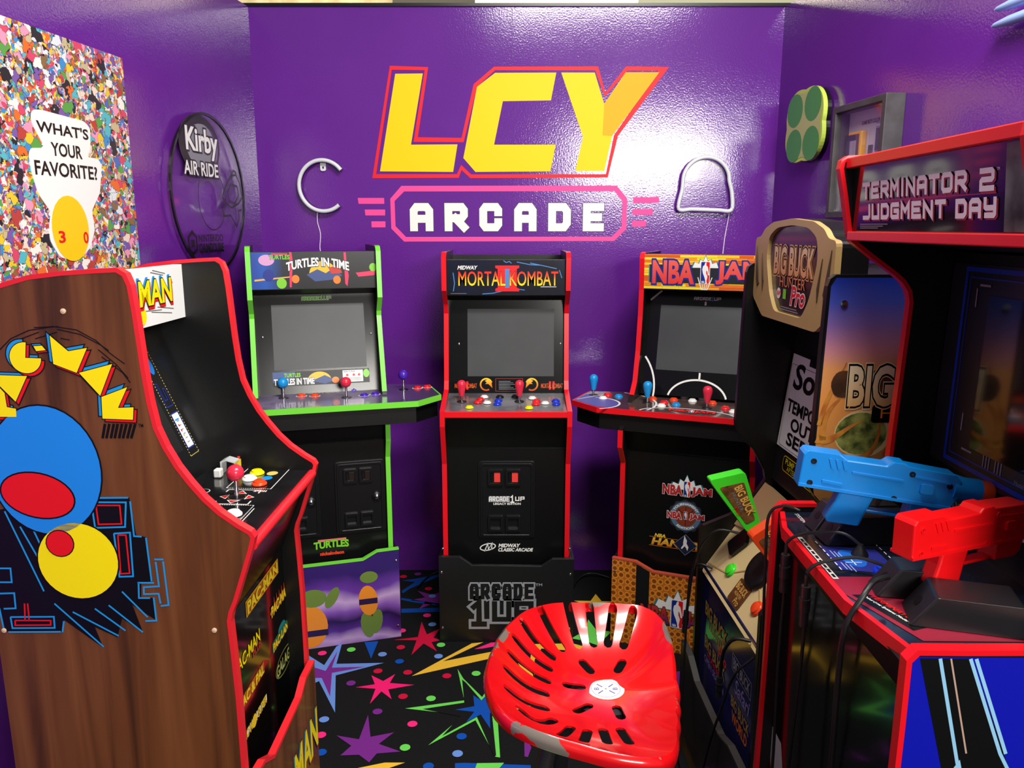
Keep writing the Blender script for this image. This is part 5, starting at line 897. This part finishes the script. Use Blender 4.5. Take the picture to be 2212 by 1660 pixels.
def light_gun(label, loc, yaw, pitch, col, tip, sc):
    g = thing('light_gun', label, 'light gun', loc, yaw); g.rotation_euler = (R(pitch), 0, R(yaw)); g.scale = (sc, sc, sc)
    px = lambda a, b, h: (h, a, b)
    body = [(0, .004), (0, .074), (.006, .082), (.075, .082), (.088, .074), (.165, .074), (.174, .083), (.2, .083), (.208, .078), (.298, .074), (.312, .062), (.312, .03), (.3, .0)]
    bd = Sol().prism(body, px, -.024, .024).obj('body', col, g, bevel=.003)
    Sol().prism([(.085, .004), (.08, -.02), (.068, -.055), (.07, -.064), (.138, -.064), (.146, -.03), (.156, .004)], px, -.017, .017).obj('grip', col, g, bevel=.005)
    Sol().prism([(.225, .004), (.3, .004), (.292, -.024), (.275, -.034), (.222, -.034)], px, -.02, .02).obj('foregrip', col, g, bevel=.003)
    Sol().prism([(.14, -.034), (.225, -.034), (.225, -.027), (.14, -.027)], px, -.012, .012).obj('trigger_guard', col, g, bevel=.002)
    Sol().prism([(.168, .004), (.178, .004), (.172, -.018), (.166, -.018)], px, -.005, .005).obj('trigger', BLKP, g)
    Sol().lathe([(.001, .300), (.029, .300), (.024, .325), (.024, .356), (.001, .356)], (0, 0, .043), 'y', 20).obj('barrel', col, g, smooth=True)
    Sol().lathe([(.014, .352), (.0235, .352), (.0225, .376), (.0205, .380), (.014, .378), (.012, .36)], (0, 0, .043), 'y', 20).obj('muzzle_tip', tip, g, smooth=True)
    for sg in (-1, 1):
        f = lambda a, b, h, sg=sg: (sg*(.024 + h), a, b)
        for q in ([(.1, .052), (.2, .05), (.2, .046), (.1, .048)], [(.045, .026), (.085, .024), (.085, .018), (.045, .02)], [(.22, .062), (.29, .058), (.29, .054), (.22, .058)], [(.0, .006), (.3, .002), (.3, .008), (.0, .012)]): Sol().prism(q, f, -.001, .0025).obj('rib', col, bd)
        for i in range(3): Sol().prism([(.05 + i*.013, .072), (.056 + i*.013, .072), (.064 + i*.013, .052), (.058 + i*.013, .052)], f, -.001, .0018).obj('vent', col, bd)
        Sol().prism(rrect(.235, .028, .26, .048, .004), f, -.001, .005).obj('catch', col, bd)
        for y, z in ((.022, .062), (.022, .016), (.215, .064), (.29, .05), (.19, .008)): Sol().lathe([(.0001, 0), (.006, 0), (.006, .0022), (.0035, .0022), (.003, .0005), (.0001, .0005)], (sg*.0235, y, z), 'x', 10).obj('screw_well', BLKP if tip != col else col, bd)
    return g
GB = mat('gun_blue', '#0a7fd2', .3); GR = mat('gun_red', '#ec0f14', .3)
light_gun('bright blue toy light gun with orange muzzle on the right foreground cabinet deck', LK(TO, TY, (-.075, -.055, 1.104)), TY - 7, -6.5, GB, mat('gun_orange_tip', '#f0561a', .35), .9)
light_gun('bright red toy light gun standing on the right foreground cabinet deck', LK(TO, TY, (.18, .03, 1.066)), TY + 22, 1.0, GR, GR, .84)
# cables hanging over that cabinet's front
def cable(label, pts, r=.0032, conn=None, O=TO, yaw=TY):
    c = thing('cable', label, 'cable', LK(O, yaw, (pts[-1][0], pts[-1][1], pts[-1][2])), yaw)
    o0 = Vector(pts[-1]); P = [Vector(p) - o0 for p in pts]
    Sol().tube(P, r, 8).obj('lead', RUB, c, smooth=True)
    if conn:
        a, b = Vector(conn[0]) - o0, Vector(conn[1]) - o0; m1 = a.lerp(b, .3); m2 = a.lerp(b, .36); m3 = a.lerp(b, .62)
        Sol().tube([a, m1], .0085, 12, False).tube([m1, m2], .0105, 12, False).tube([m2, m3], .0096, 12, False).tube([m3, b], .008, 12, False).obj('connector', mat('connector_black', '#17171a', .35), c, smooth=True)
    return c
Y0 = -.052
cable('thin black cable from the blue gun rest down past the deck corner', [(-.19, .0, 1.01), (-.205, -.03, 1.015), (-.215, -.055, .99), (-.21, -.058, .9), (-.215, Y0, .7), (-.23, Y0, .4), (-.24, -.06, .05), (-.22, -.1, .008)])
cable('black cable with inline connector from the deck gland, further along the deck edge', [(-.035, .06, 1.0), (-.05, .03, 1.018), (-.08, -.02, 1.005), (-.094, Y0, .985), (-.096, -.056, .95), (-.1, Y0, .88), (-.105, Y0, .73), (-.1, Y0, .4), (-.11, -.07, .05), (-.14, -.1, .008)], .0032, [(-.096, -.056, .955), (-.101, -.054, .875)])
cable('black cable with inline connector beside the black gun rest, nearer the camera', [(.07, .06, 1.005), (.045, .02, 1.01), (.03, -.03, .995), (.024, -.055, .975), (.022, -.056, .94), (.018, Y0, .86), (.01, Y0, .74), (-.03, Y0, .4), (-.05, -.08, .05), (-.03, -.12, .008)], .0032, [(.022, -.056, .945), (.018, -.054, .865)])
cable('thick black cable from between the red gun rests over the deck edge', [(.145, .03, 1.02), (.16, .0, 1.018), (.18, -.025, 1.0), (.185, -.05, .95), (.18, Y0, .85), (.18, Y0, .5), (.17, -.07, .05), (.15, -.12, .008)], .0048)
# ================================================================ hunting cabinet beyond it
BO = (.668, 1.985); BY = -88.0
t = thing('arcade_cabinet', 'hunting-game arcade cabinet with tan gun deck and sunset side art on the right', 'arcade cabinet', (BO[0], BO[1], 0), BY)
prof = [(-.10, .0), (-.10, .695), (-.09, .708), (-.012, .74), (.05, .79), (.088, .85), (.082, .88), (.047, .943), (.005, .984), (-.008, 1.005), (-.011, 1.03), (-.006, 1.3), (-.002, 1.455), (.003, 1.47), (.014, 1.478), (.5, 1.478), (.5, .0)]
for a, b in ((-.275, -.258), (.258, .275)): panel(t, prof, a, b, BLK); molding(t, prof[:16], a, b, BLKP, .004)
Sol().box(-.258, .258, .488, .5, .02, 1.47).obj('back_panel', BLK, t); Sol().box(-.258, .258, .09, .49, 1.455, 1.47).obj('top_panel', BLK, t)
TAN = mat('tan_gold_plastic', '#b89a62', .35); TAN2 = mat('cream_tan_plastic', '#dcc48c', .35)
hw = .256
mo = [(-.175, 1.343), (.175, 1.343), (hw, 1.39), (hw, 1.55), (.215, 1.555), (.19, 1.575), (.13, 1.592), (0, 1.6), (-.13, 1.592), (-.19, 1.575), (-.215, 1.555), (-hw, 1.55), (-hw, 1.39)]
fx = lambda a, b, h: (a, .03 - h, b)
mb = Sol().prism(rnd(mo, .015), fx, -.06, 0).obj('marquee_box', BLK, t)
fi = [(-.09, 1.365), (.09, 1.365), (.13, 1.41), (.165, 1.5), (.155, 1.555), (.1, 1.578), (0, 1.584), (-.1, 1.578), (-.155, 1.555), (-.165, 1.5), (-.13, 1.41)]
Sol().prism([rnd(mo, .012), list(reversed(rnd(fi, .02)))], fx, 0, .014).obj('marquee_frame', TAN, mb, bevel=.004)
Sol().prism(rnd(fi, .02), fx, 0, .004).obj('marquee', ramp_mat('marquee_dusk', 2, 1.37, 1.58, [(0, '#141010'), (.3, '#20180e'), (.42, '#5a2c30'), (.6, '#4a2a5a'), (1, '#241a3c')]), mb)
for sg in (-1, 1):
    for q in ([(.175, 1.44), (.195, 1.51), (.185, 1.44), (.18, 1.41)], [(.21, 1.43), (.24, 1.53), (.232, 1.44), (.222, 1.42)]): Sol().prism([(sg*a, b) for a, b in q], fx, .0145, .0165).obj('frame_groove', mat('groove_brown', '#4a3a26', .5), mb)
d = Dec(FY(.026), .001); GC = ramp_mat('ink_buck_cream', 2, 1.44, 1.53, [(0, '#e88a4a'), (1, '#f4d8a0')])
d.poly([(-.15, 1.485), (-.14, 1.51), (.14, 1.51), (.15, 1.485), (.14, 1.46), (-.14, 1.46)], BRN); d.text('BIG BUCK', (-.125, 1.462, .125, 1.528), GC, .0008, 0, .03, outline=[(.1, GOLD), (.07, INK)]); d.text('HUNTER', (-.08, 1.43, .085, 1.456), GC, .0008, 0, .0, outline=[(.05, INK)])
d.text('Pro', (.0, 1.39, .085, 1.435), IRED, .001, .2, .02, outline=[(.06, WHT)]); d.poly(circ(-.085, 1.412, .014, n=14), WHT); d.rect(-.055, 1.4, -.035, 1.425, LIME); d.text('RAW', (-.096, 1.407, -.074, 1.418), IRED, .0004, .2, .05)
for i in range(2): d.rect(-.075 + i*.01, 1.372 + i*.006, .05 - i*.01, 1.3745 + i*.006, GRY)
d.obj('marquee_print', mb)
slab_between(t, 'soffit', (.03, 1.342), (.14, 1.33), .516, .01, BLK)
bz = slab_between(t, 'screen_bezel', (.105, .855), (.155, 1.335), .516, .012, mat('bezel_charcoal', '#151517', .35)); BZ = FS(.105, .855, .155, 1.335)
d = Dec(BZ); d.rect(-.2, .955, .2, 1.24, SCRD); d.obj('screen', bz)
d = Dec(BZ); d.block('ARCADE', (-.03, 1.265, .05, 1.295), .004, G4, 0, .2); d.block('1UP', (.055, 1.265, .1, 1.295), .004, G4, 0, .2)
d.obj('bezel_lettering', bz); d = Dec(BZ); d.poly(rrect(-.2, .9, .2, .944, .015), YEL, -.0003); d.poly(rrect(-.198, .902, .198, .942, .014), INK, 0); YG = mat('ink_sign_yellow', '#d8d020', .35)
d.text('PUMP TO RELOAD', (-.18, .922, .03, .938), YG, .0004, 0, .01); d.text('AFTER EVERY SHOT', (-.165, .906, .03, .919), YG, .0004, 0, .0); d.text('SHOOT', (.06, .922, .12, .938), IRED, .0004, 0, .01); d.text('BUCKS', (.06, .906, .12, .919), LIME, .0004, 0, .01); d.obj('bezel_print', bz)
sg_ = thing('paper_sign', 'white paper out-of-service sign taped on the hunting cabinet screen', 'sign', LK(BO, BY, (-.03, .118, .96)), BY)
Sol().prism([(-.225, .0), (.2, .0), (.2, .25), (-.1, .25), (-.1, .268), (-.215, .268)], lambda a, b, h: (a, b*.105 - h - .005, b), 0, .0012).obj('sheet', mat('paper_white', '#e9e9e6', .7), sg_)
d = Dec(Pl((0, -.0062, 0), (1, 0, 0), (0, .105, 1))); d.text('Sorry', (-.185, .155, .13, .245), INK, 0, .15, .025); d.text('TEMPORARILY', (-.195, .108, .19, .142), INK, 0, 0, .03); d.text('OUT OF', (-.15, .062, .12, .096), INK, 0, 0, .03); d.text('SERVICE', (-.16, .018, .17, .052), INK, 0, 0, .03)
d.line(rrect(-.212, .006, .19, .24, .01), .0012, INK, 0, True); d.obj('sign_lettering', sg_)
# tilted gun deck
k_ = .27/.18; dv = Vector((0, .18, .27)).normalized()
DP = Pl((0, -.09, .57), (1, 0, 0), dv)               # (x, distance up the slope)
ds = lambda z: (z - .57)/dv.z
DL = .3245
dk = Sol().prism(rnd([(-.256, 0), (.256, 0), (.256, DL), (-.256, DL)], .01), lambda a, b, h: DP.p(a, b, h), -.02, 0).obj('gun_deck', TAN2, t)
Sol().prism([(-.256, .17), (-.1, .2), (.1, .2), (.256, .17), (.256, DL), (-.256, DL)], lambda a, b, h: DP.p(a, b, h), 0, .006).obj('deck_plate', mat('tan_rose_plastic', '#a8845e', .4), dk)
for l in ([(-.25, .03), (-.12, .06), (-.03, .12), (.02, .17)], [(.25, .03), (.17, .05), (.06, .11), (.02, .17)]):
    s = Sol()
    for q in strokes(l, .004): s.prism(q, lambda a, b, h: DP.p(a, b, h), 0, .002)
    s.obj('deck_bead', TAN, dk)
hs = Sol().prism(rnd([(-.21, .12), (-.15, .1), (-.12, .16), (-.17, .2)], .01), lambda a, b, h: DP.p(a, b, h), 0, .012).obj('gun_holster', BLKP, dk, bevel=.002); Sol().prism(rnd([(.12, .12), (.18, .1), (.21, .16), (.16, .2)], .01), lambda a, b, h: DP.p(a, b, h), 0, .012).obj('gun_holster', BLKP, dk, bevel=.002)
qd = Vector((0, -dv.z, dv.y))
for x, z, c in ((-.111, .633, 'green'), (.113, .63, 'orange')):
    b_ = button(t, 0, 0, 0, c, 1.25); b_.location = DP.p(x, ds(z), .001); b_.rotation_euler = qd.to_track_quat('Z', 'Y').to_euler()
sp = Sol().lathe([(.0001, .008), (.03, .010), (.05, .011), (.055, .008), (.057, 0), (.0001, 0)], (0, 0, 0), 'z', 28).obj('speaker', RUB, t, smooth=True); sp.location = DP.p(.02, ds(.69), .006); sp.rotation_euler = qd.to_track_quat('Z', 'Y').to_euler()
bg = Sol().prism(rrect(-.038, .02, .042, .09, .008), lambda a, b, h: DP.p(a, b, h), 0, .004).obj('deck_badge', BRN, dk, bevel=.001)
d = Dec(DP, .0045); d.text('BIG BUCK', (-.032, .06, .036, .08), GOLD, 0, 0, .02); d.text('HUNTER', (-.02, .046, .026, .056), GOLD); d.text('Pro', (.0, .026, .03, .044), GOLD, 0, .2); d.obj('badge_lettering', bg)
# front below the deck
Sol().box(-.258, .258, -.085, -.073, .0, .585).obj('front_panel', ramp_mat('front_forest', 2, .1, .56, [(0, '#0c0c14'), (.25, '#2a2050'), (.5, '#30306c'), (.7, '#16205a'), (1, '#10164a')], noise=.12, nscale=14, rough=.15), t)
d = Dec(FY(-.085)); GO2 = mat('ink_dull_gold', '#a88a3c', .35); LV = mat('ink_lavender', '#8a80b8', .35)
d.text('BIG BUCK', (-.21, .455, -.005, .495), GO2, .0004, 0, .03, outline=[(.06, INK)]); d.text('HUNTER', (-.17, .425, -.04, .445), GO2, 0, 0, .02); d.text('Pro', (-.07, .395, .0, .425), IRED, 0, .2, .02)
d.obj('front_logo', t); d = Dec(FY(-.085)); d.text('BIG BUCK', (-.2, .355, -.005, .39), GO2, .0004, 0, .03, outline=[(.06, INK)]); d.text('HUNTER', (-.17, .335, -.05, .35), IRED, 0, 0, .02); d.text('OPEN SEASON', (-.2, .31, -.01, .33), LV, 0, 0, .02)
d.obj('front_logo', t); d = Dec(FY(-.085)); d.line([(.05, .43), (.2, .43), (.2, .475), (.05, .475)], .003, GRY, 0, True); d.text('BIG BUCK', (.06, .438, .19, .468), GRY, .0004, 0, .03); d.text('Safari', (.08, .38, .19, .42), LV, 0, .2, .02)
d.obj('front_logo', t); d = Dec(FY(-.085)); d.text('BIG BUCK', (.06, .33, .2, .36), GO2, .0004, 0, .03); d.text('WORLD', (.07, .29, .19, .32), ORA, 0, 0, .03); d.obj('front_logo', t)
rp_ = [(-.285, .325), (-.2, .32), (-.12, .285), (.12, .28), (.2, .305), (.285, .305)]
fr = Sol().prism([(-.285, 0), (.285, 0)] + list(reversed(rp_)), lambda a, b, h: (a, -.135 + h, b), 0, .016).obj('riser_front', ramp_mat('riser_gold_dark', 2, 0, .3, [(0, '#1c1408'), (.3, '#7a5a14'), (.5, '#2a2010'), (1, '#141210')], noise=.2, nscale=9), t)
s = Sol()
for q in strokes(rp_, .006): s.prism(q, lambda a, b, h: (a, -.135 + h, b), -.001, .017)
s.obj('riser_molding', mat('riser_grey_trim', '#3a3836', .4), fr)
# near side art
AY = lambda l: [(y, z) for y, z in l]
SA = FXp(.275)
def sunset():
    m = ramp_mat('side_sunset', 2, .55, 1.478, [(0, '#20140c'), (.35, '#5a3a20'), (.6, '#c88a4a'), (.72, '#e8984a'), (.8, '#eba060'), (.845, '#d890a0'), (.9, '#8f72bc'), (.95, '#4a58c0'), (1, '#1c34a0')], noise=.03, nscale=3, coat=.3); return m
out_ = [(-.096, .02), (-.096, .69), (-.01, .742), (.05, .795), (.085, .85), (.04, .948), (0, .99), (-.006, 1.03), (.003, 1.455), (.014, 1.473), (.49, 1.473), (.49, .02)]
d = Dec(SA); d.poly(out_, sunset()); d.obj('side_print', t)
d = Dec(SA, .0012); ANT = mat('ink_antler', '#d8953a', .35, noise=('#b4622a', 24, 3)); FOR = mat('ink_forest', '#3c4a20', .35, noise=('#97a050', 40, 4)); PWD = mat('ink_powder', '#e0c48a', .35)
d.poly(circ(.1, 1.13, .065, .055, 24), PWD, 0); d.poly(circ(.095, 1.13, .058, .048, 22), FOR, .0002)
def taper(l, w0, w1):
    n = len(l)
    for i, q in enumerate(strokes(l, 1e-3)): pass
    P = [Vector(p) for p in l]; Lf, Rt = [], []
    for i in range(n):
        dd = (P[min(i+1, n-1)] - P[max(i-1, 0)]).normalized(); nn = Vector((-dd.y, dd.x)); w = w0 + (w1-w0)*i/(n-1); Lf.append(tuple(P[i] + nn*w/2)); Rt.append(tuple(P[i] - nn*w/2))
    return [[Lf[i], Rt[i], Rt[i+1], Lf[i+1]] for i in range(n-1)]
def bez(p0, p1, p2, p3, n=10): return [tuple((1-u)**3*Vector(p0) + 3*u*(1-u)**2*Vector(p1) + 3*u*u*(1-u)*Vector(p2) + u**3*Vector(p3)) for u in [i/n for i in range(n+1)]]
for bz4, w0, w1 in ((((-.004, 1.12), (.03, 1.1), (.06, 1.15), (.098, 1.16)), .02, .003), (((-.004, 1.1), (.04, 1.06), (.15, 1.04), (.135, 1.165)), .026, .004), (((.01, 1.115), (.0, 1.17), (.03, 1.2), (.042, 1.21)), .016, .003), (((.0, 1.15), (.01, 1.22), (.04, 1.26), (.05, 1.29)), .012, .002), (((.15, 1.09), (.2, 1.06), (.24, 1.1), (.25, 1.18)), .02, .003)):
    for q in taper(bez(*bz4), w0, w1): d.poly(q, ANT, .0006)
d.poly(rnd([(.016, 1.242), (.03, 1.272), (.22, 1.272), (.22, 1.212), (.03, 1.212)], .02), BRN, .0008)
GB2 = ramp_mat('ink_side_gold', 2, 1.17, 1.29, [(0, '#e6a850'), (1, '#fff0c4')])
d.text('BIG BUCK', (.06, 1.195, .36, 1.28), GB2, .001, 0, .03, outline=[(.09, mat('ink_glow_cream', '#f6e4b0')), (.07, INK)]); d.poly([(.066, 1.2), (.075, 1.21), (.058, 1.18)], GB2, .002)
d.poly(rrect(.115, 1.155, .33, 1.195, .008), INK, .0008); d.text('HUNTER', (.135, 1.165, .3, 1.188), ORA, .0014, 0, .0); d.obj('side_lettering', t)
disc_part('screw', .276, .034, 1.418, .008, -.002, STEEL, t, 'x', 12, -.001)
# toy rifles resting in the deck holsters
def toy_rifle(label, butt, col, x):
    g = thing('toy_rifle', label, 'toy rifle', LK(BO, BY, (x, 0, .70)), BY)
    q = [(y, z - .70) for y, z in butt]; px = lambda a, b, h: (h, a, b)
    st_ = Sol().prism(rnd(q, .012), px, -.02, .02).obj('stock', col, g, bevel=.005)
    c = Vector((sum(p[0] for p in q)/len(q), sum(p[1] for p in q)/len(q)))
    inn = [tuple(c + (Vector(p) - c)*.68) for p in q]
    WI = wood_mat('stock_wood_print', '#6b4a26', '#3c2410', '#86602f', (26, 26, 26))
    for sg in (-1, 1):
        Sol().prism(rnd(inn, .006), px, sg*.0198, sg*.0212).obj('wood_inset', WI, st_)
    ax_ = (Vector(q[0]) + Vector(q[1]))/2 - (Vector(q[-1]) + Vector(q[-2]))/2; ax_.normalize(); pr_ = Vector((ax_.y, -ax_.x))
    for sg in (-1, 1):
        d = Dec(Pl((sg*.0213, c.x, c.y), (0, -ax_.x, -ax_.y), (0, pr_.x*1, pr_.y) if sg > 0 else (0, -pr_.x, -pr_.y)))
        d.text('BIG BUCK', (-.05, .002, .04, .024), GOLD, 0, 0, .03); d.text('HUNTER', (-.04, -.012, .02, -.002), GRY); d.text('Pro', (.0, -.026, .025, -.014), IRED, 0, .2); d.obj('stock_lettering', st_)
    m1, m2 = Vector(q[-1]), Vector(q[-2]); e = (m1 + m2)/2; f_ = e - ax_*.03
    Sol().prism([tuple(e + pr_*.016), tuple(e - pr_*.016), tuple(f_ - pr_*.012), tuple(f_ + pr_*.012)], px, -.014, .014).obj('receiver', col, g, bevel=.003)
    return g
toy_rifle('lime green toy rifle stock with wooden inset on the hunting cabinet deck', [(-.128, .902), (-.029, .925), (.025, .765), (-.01, .745)], PLA['green'], -.12)
toy_rifle('orange-red toy rifle stock mostly hidden behind the right foreground cabinet', [(-.072, .812), (-.006, .858), (.045, .745), (.005, .715)], PLA['orange'], .07)
cable('black cable from the green rifle down the left of the tan deck', [(-.12, -.03, .74), (-.14, -.09, .74), (-.17, -.13, .66), (-.19, -.145, .5), (-.185, -.15, .35), (-.18, -.155, .15), (-.16, -.165, .01)], .0035, None, BO, BY)
cable('short black lead with plug at the left corner of the tan deck', [(-.2, -.075, .60), (-.22, -.11, .605), (-.25, -.125, .56), (-.252, -.13, .47), (-.252, -.135, .40)], .0035, [(-.252, -.132, .44), (-.252, -.136, .37)], BO, BY)
cable('black lead with plug hanging at the right corner of the tan deck', [(.19, -.09, .585), (.17, -.125, .58), (.14, -.14, .53), (.125, -.14, .46), (.12, -.14, .43)], .0045, [(.122, -.14, .45), (.118, -.14, .39)], BO, BY)
cable('black cable crossing the hunting cabinet front panel', [(.22, -.09, .56), (.2, -.13, .5), (.15, -.14, .38), (.1, -.15, .25), (.05, -.155, .1), (.03, -.165, .01)], .0035, None, BO, BY)
cable('loop of black cable on the floor before the hunting cabinet', [(-.05, -.17, .01), (-.02, -.2, .1), (-.03, -.21, .19), (-.1, -.21, .2), (-.18, -.2, .12), (-.24, -.2, .012)], .0035, None, BO, BY)
cable('second loop of black cable on the floor before the hunting cabinet, lower one', [(.06, -.18, .01), (.03, -.22, .08), (-.04, -.23, .13), (-.12, -.23, .12), (-.2, -.22, .05), (-.25, -.21, .01)], .0035, None, BO, BY)
# floor cords by the back wall
def floor_cord(label, pts):
    c = thing('power_cord', label, 'cord', pts[0]); o0 = Vector(pts[0]); Sol().tube([Vector(p) - o0 for p in pts], .004, 8).obj('lead', RUB, c, smooth=True)
floor_cord('black power cord along the back wall base left of the centre cabinet', [(-.42, 3.3, .006), (-.38, 3.42, .006), (-.33, 3.44, .02), (-.28, 3.42, .01), (-.26, 3.34, .006)])
floor_cord('black power cord along the back wall base right of the centre cabinet', [(.24, 3.2, .006), (.3, 3.38, .006), (.36, 3.42, .02), (.45, 3.4, .006), (.5, 3.34, .006)])
# ================================================================ red tractor-seat stool
cx0, cy0 = D_['SEAT_C']; RIM = D_['SEAT_RIM']; ZB = .70
t = thing('bar_stool', 'worn red metal tractor-seat bar stool with black legs in the foreground', 'stool', (cx0, cy0, 0))
ang = sorted([(math.atan2(y - cy0, x - cx0), math.hypot(x - cx0, y - cy0), z) for x, y, z in RIM])
def rim_at(a):
    n = len(ang)
    for i in range(n):
        a0, a1 = ang[i][0], ang[(i+1) % n][0]
        if i == n-1: a1 += 2*math.pi
        aa = a if a >= ang[0][0] else a + 2*math.pi
        if a0 <= aa <= a1: u = (aa - a0)/(a1 - a0); return ang[i][1]*(1-u) + ang[(i+1) % n][1]*u, ang[i][2]*(1-u) + ang[(i+1) % n][2]*u
    return ang[0][1], ang[0][2]
def seat_z(x, y):
    r = math.hypot(x, y)
    if r < 1e-6: return ZB
    R_, Z_ = rim_at(math.atan2(y, x)); return ZB + (Z_ - ZB)*min(1.0, r/R_)**2.4
V = [(0, 0, ZB)]; Fc = []; NA, NR = 120, 26
for j in range(1, NR+1):
    for i in range(NA):
        a = -math.pi + 2*math.pi*i/NA; R_, Z_ = rim_at(a); u = j/NR; V.append((R_*u*math.cos(a), R_*u*math.sin(a), ZB + (Z_-ZB)*u**2.4))
for k, (dr_, dz_) in enumerate(((.006, -.004), (.009, -.014), (.007, -.024))):
    for i in range(NA):
        a = -math.pi + 2*math.pi*i/NA; R_, Z_ = rim_at(a); V.append(((R_+dr_)*math.cos(a), (R_+dr_)*math.sin(a), Z_ + dz_))
for i in range(NA): Fc.append((0, 1+i, 1+(i+1) % NA))
for j in range(NR + 2):
    for i in range(NA): a, b = 1+j*NA+i, 1+j*NA+(i+1) % NA; Fc.append((a, a+NA, b+NA, b))
def seat_mat():
    m = mat('worn_red_enamel', '#c60c12', .2, coat=.4); nt = m.node_tree; b = nt.nodes['Principled BSDF']; tc = nt.nodes.new('ShaderNodeTexCoord')
    n = nt.nodes.new('ShaderNodeTexNoise'); n.inputs['Scale'].default_value = 13; n.inputs['Detail'].default_value = 5; nt.links.new(tc.outputs['Object'], n.inputs['Vector'])
    at = nt.nodes.new('ShaderNodeAttribute'); at.attribute_name = 'edge'
    ml = nt.nodes.new('ShaderNodeMath'); ml.operation = 'MULTIPLY'; nt.links.new(n.outputs['Fac'], ml.inputs[0]); nt.links.new(at.outputs['Fac'], ml.inputs[1])
    cr = nt.nodes.new('ShaderNodeValToRGB'); e = cr.color_ramp.elements; e[0].position = .575; e[0].color = lin('#c60c12'); e[1].position = .585; e[1].color = lin('#6f665f')
    nt.links.new(ml.outputs[0], cr.inputs[0]); nt.links.new(cr.outputs[0], b.inputs['Base Color'])
    return m
SM = seat_mat()
s = Sol().add(V, Fc); so = s.obj('seat', SM, t)
so_m = so.modifiers.new('solid', 'SOLIDIFY'); so_m.thickness = .004; so_m.offset = -1
cut = Sol()
for sl in D_['SLOTS']:
    p = [(x - cx0, y - cy0) for x, y in sl]
    if len(p) == 3: p = bez(p[0], tuple((Vector(p[0]) + 2*Vector(p[1]))/3), tuple((Vector(p[2]) + 2*Vector(p[1]))/3), p[2], 6)
    P = [Vector(q) for q in p]; w = .0092; Lf, Rt = [], []
    for i in range(len(P)):
        dd = (P[min(i+1, len(P)-1)] - P[max(i-1, 0)]).normalized(); nn = Vector((-dd.y, dd.x)); Lf.append(P[i] + nn*w); Rt.append(P[i] - nn*w)
    e1 = (P[-1] - P[-2]).normalized(); e0 = (P[0] - P[1]).normalized()
    capf = [P[-1] + e1*w*math.sin(R(a)) + Vector((-e1.y, e1.x))*w*math.cos(R(a)) for a in (45, 90, 135)]
    cap0 = [P[0] + e0*w*math.sin(R(a)) + Vector((-e0.y, e0.x))*w*math.cos(R(a)) for a in (45, 90, 135)]
    cut.prism([tuple(q) for q in Lf + capf + list(reversed(Rt)) + cap0], lambda a, b, h: (a, b, h), .6, .9)
co = cut.obj('cut', SM, t)
bo = so.modifiers.new('slots', 'BOOLEAN'); bo.operation = 'DIFFERENCE'; bo.object = co; bo.solver = 'EXACT'
bpy.context.view_layer.update(); dg = bpy.context.evaluated_depsgraph_get(); me = bpy.data.meshes.new_from_object(so.evaluated_get(dg)); so.modifiers.clear(); so.data = me; bpy.data.objects.remove(co)
me.polygons.foreach_set('use_smooth', [True]*len(me.polygons)); me.set_sharp_from_angle(angle=R(40))
at = me.attributes.new('edge', 'FLOAT', 'POINT')
for i, v in enumerate(me.vertices):
    R_, Z_ = rim_at(math.atan2(v.co.y, v.co.x)); u = math.hypot(v.co.x, v.co.y)/R_
    at.data[i].value = 1.0 if u > .985 else (.9 if u > .93 else .0)
MO('badge', [(.036*math.cos(a), .036*math.sin(a), ZB + .0012 + .0) for a in [2*math.pi*i/28 for i in range(28)]], [tuple(range(28))], mat('badge_cream', '#f2ecdc', .4), so)
d = Dec(FZ(ZB + .0016), 0)
d.line(circ(0, 0, .028, n=28), .0006, NAV, 0, True); d.line([(-.016, -.016), (-.006, -.006)], .002, NAV); d.line([(.006, .006), (.016, .016)], .002, NAV); d.line([(-.016, .016), (-.006, .006)], .002, NAV); d.line([(.006, -.006), (.016, -.016)], .002, NAV)
wv = lambda a, b: (-b, a)
d.text('B', (-.004, .0135, .004, .0225), NAV, 0, 0, 0, warp=wv); d.text('B', (-.004, -.0225, .004, -.0135), NAV, 0, 0, 0, warp=wv); d.text('&', (-.002, -.002, .002, .002), NAV, 0, 0, 0, warp=wv); d.obj('badge_print', so)
LEGM = mat('black_leg_enamel', '#232426', .35)
Sol().lathe([(.0001, .665), (.07, .665), (.07, .69), (.04, .697), (.0001, .697)], (0, 0, 0), 'z', 20).obj('seat_plate', LEGM, t, smooth=True)
tops = [(-.10, -.065), (.055, -.08), (.09, .055), (-.06, .08)]; bots = [(-.25, -.13), (.09, -.26), (.25, .12), (-.1, .26)]
for (a, b), (c, e) in zip(tops, bots):
    Sol().tube([(a, b, .685), (c, e, .012)], .0165, 12, False).obj('leg', LEGM, t, smooth=True); Sol().lathe([(.0001, 0), (.02, 0), (.02, .022), (.0001, .022)], (c, e, 0), 'z', 12).obj('foot_cap', RUB, t, smooth=True)
mid = [((a + (c-a)*.62), (b + (e-b)*.62), .685 - .673*.62) for (a, b), (c, e) in zip(tops, bots)]
Sol().tube(mid, .009, 8, True, True).obj('foot_ring', LEGM, t, smooth=True)
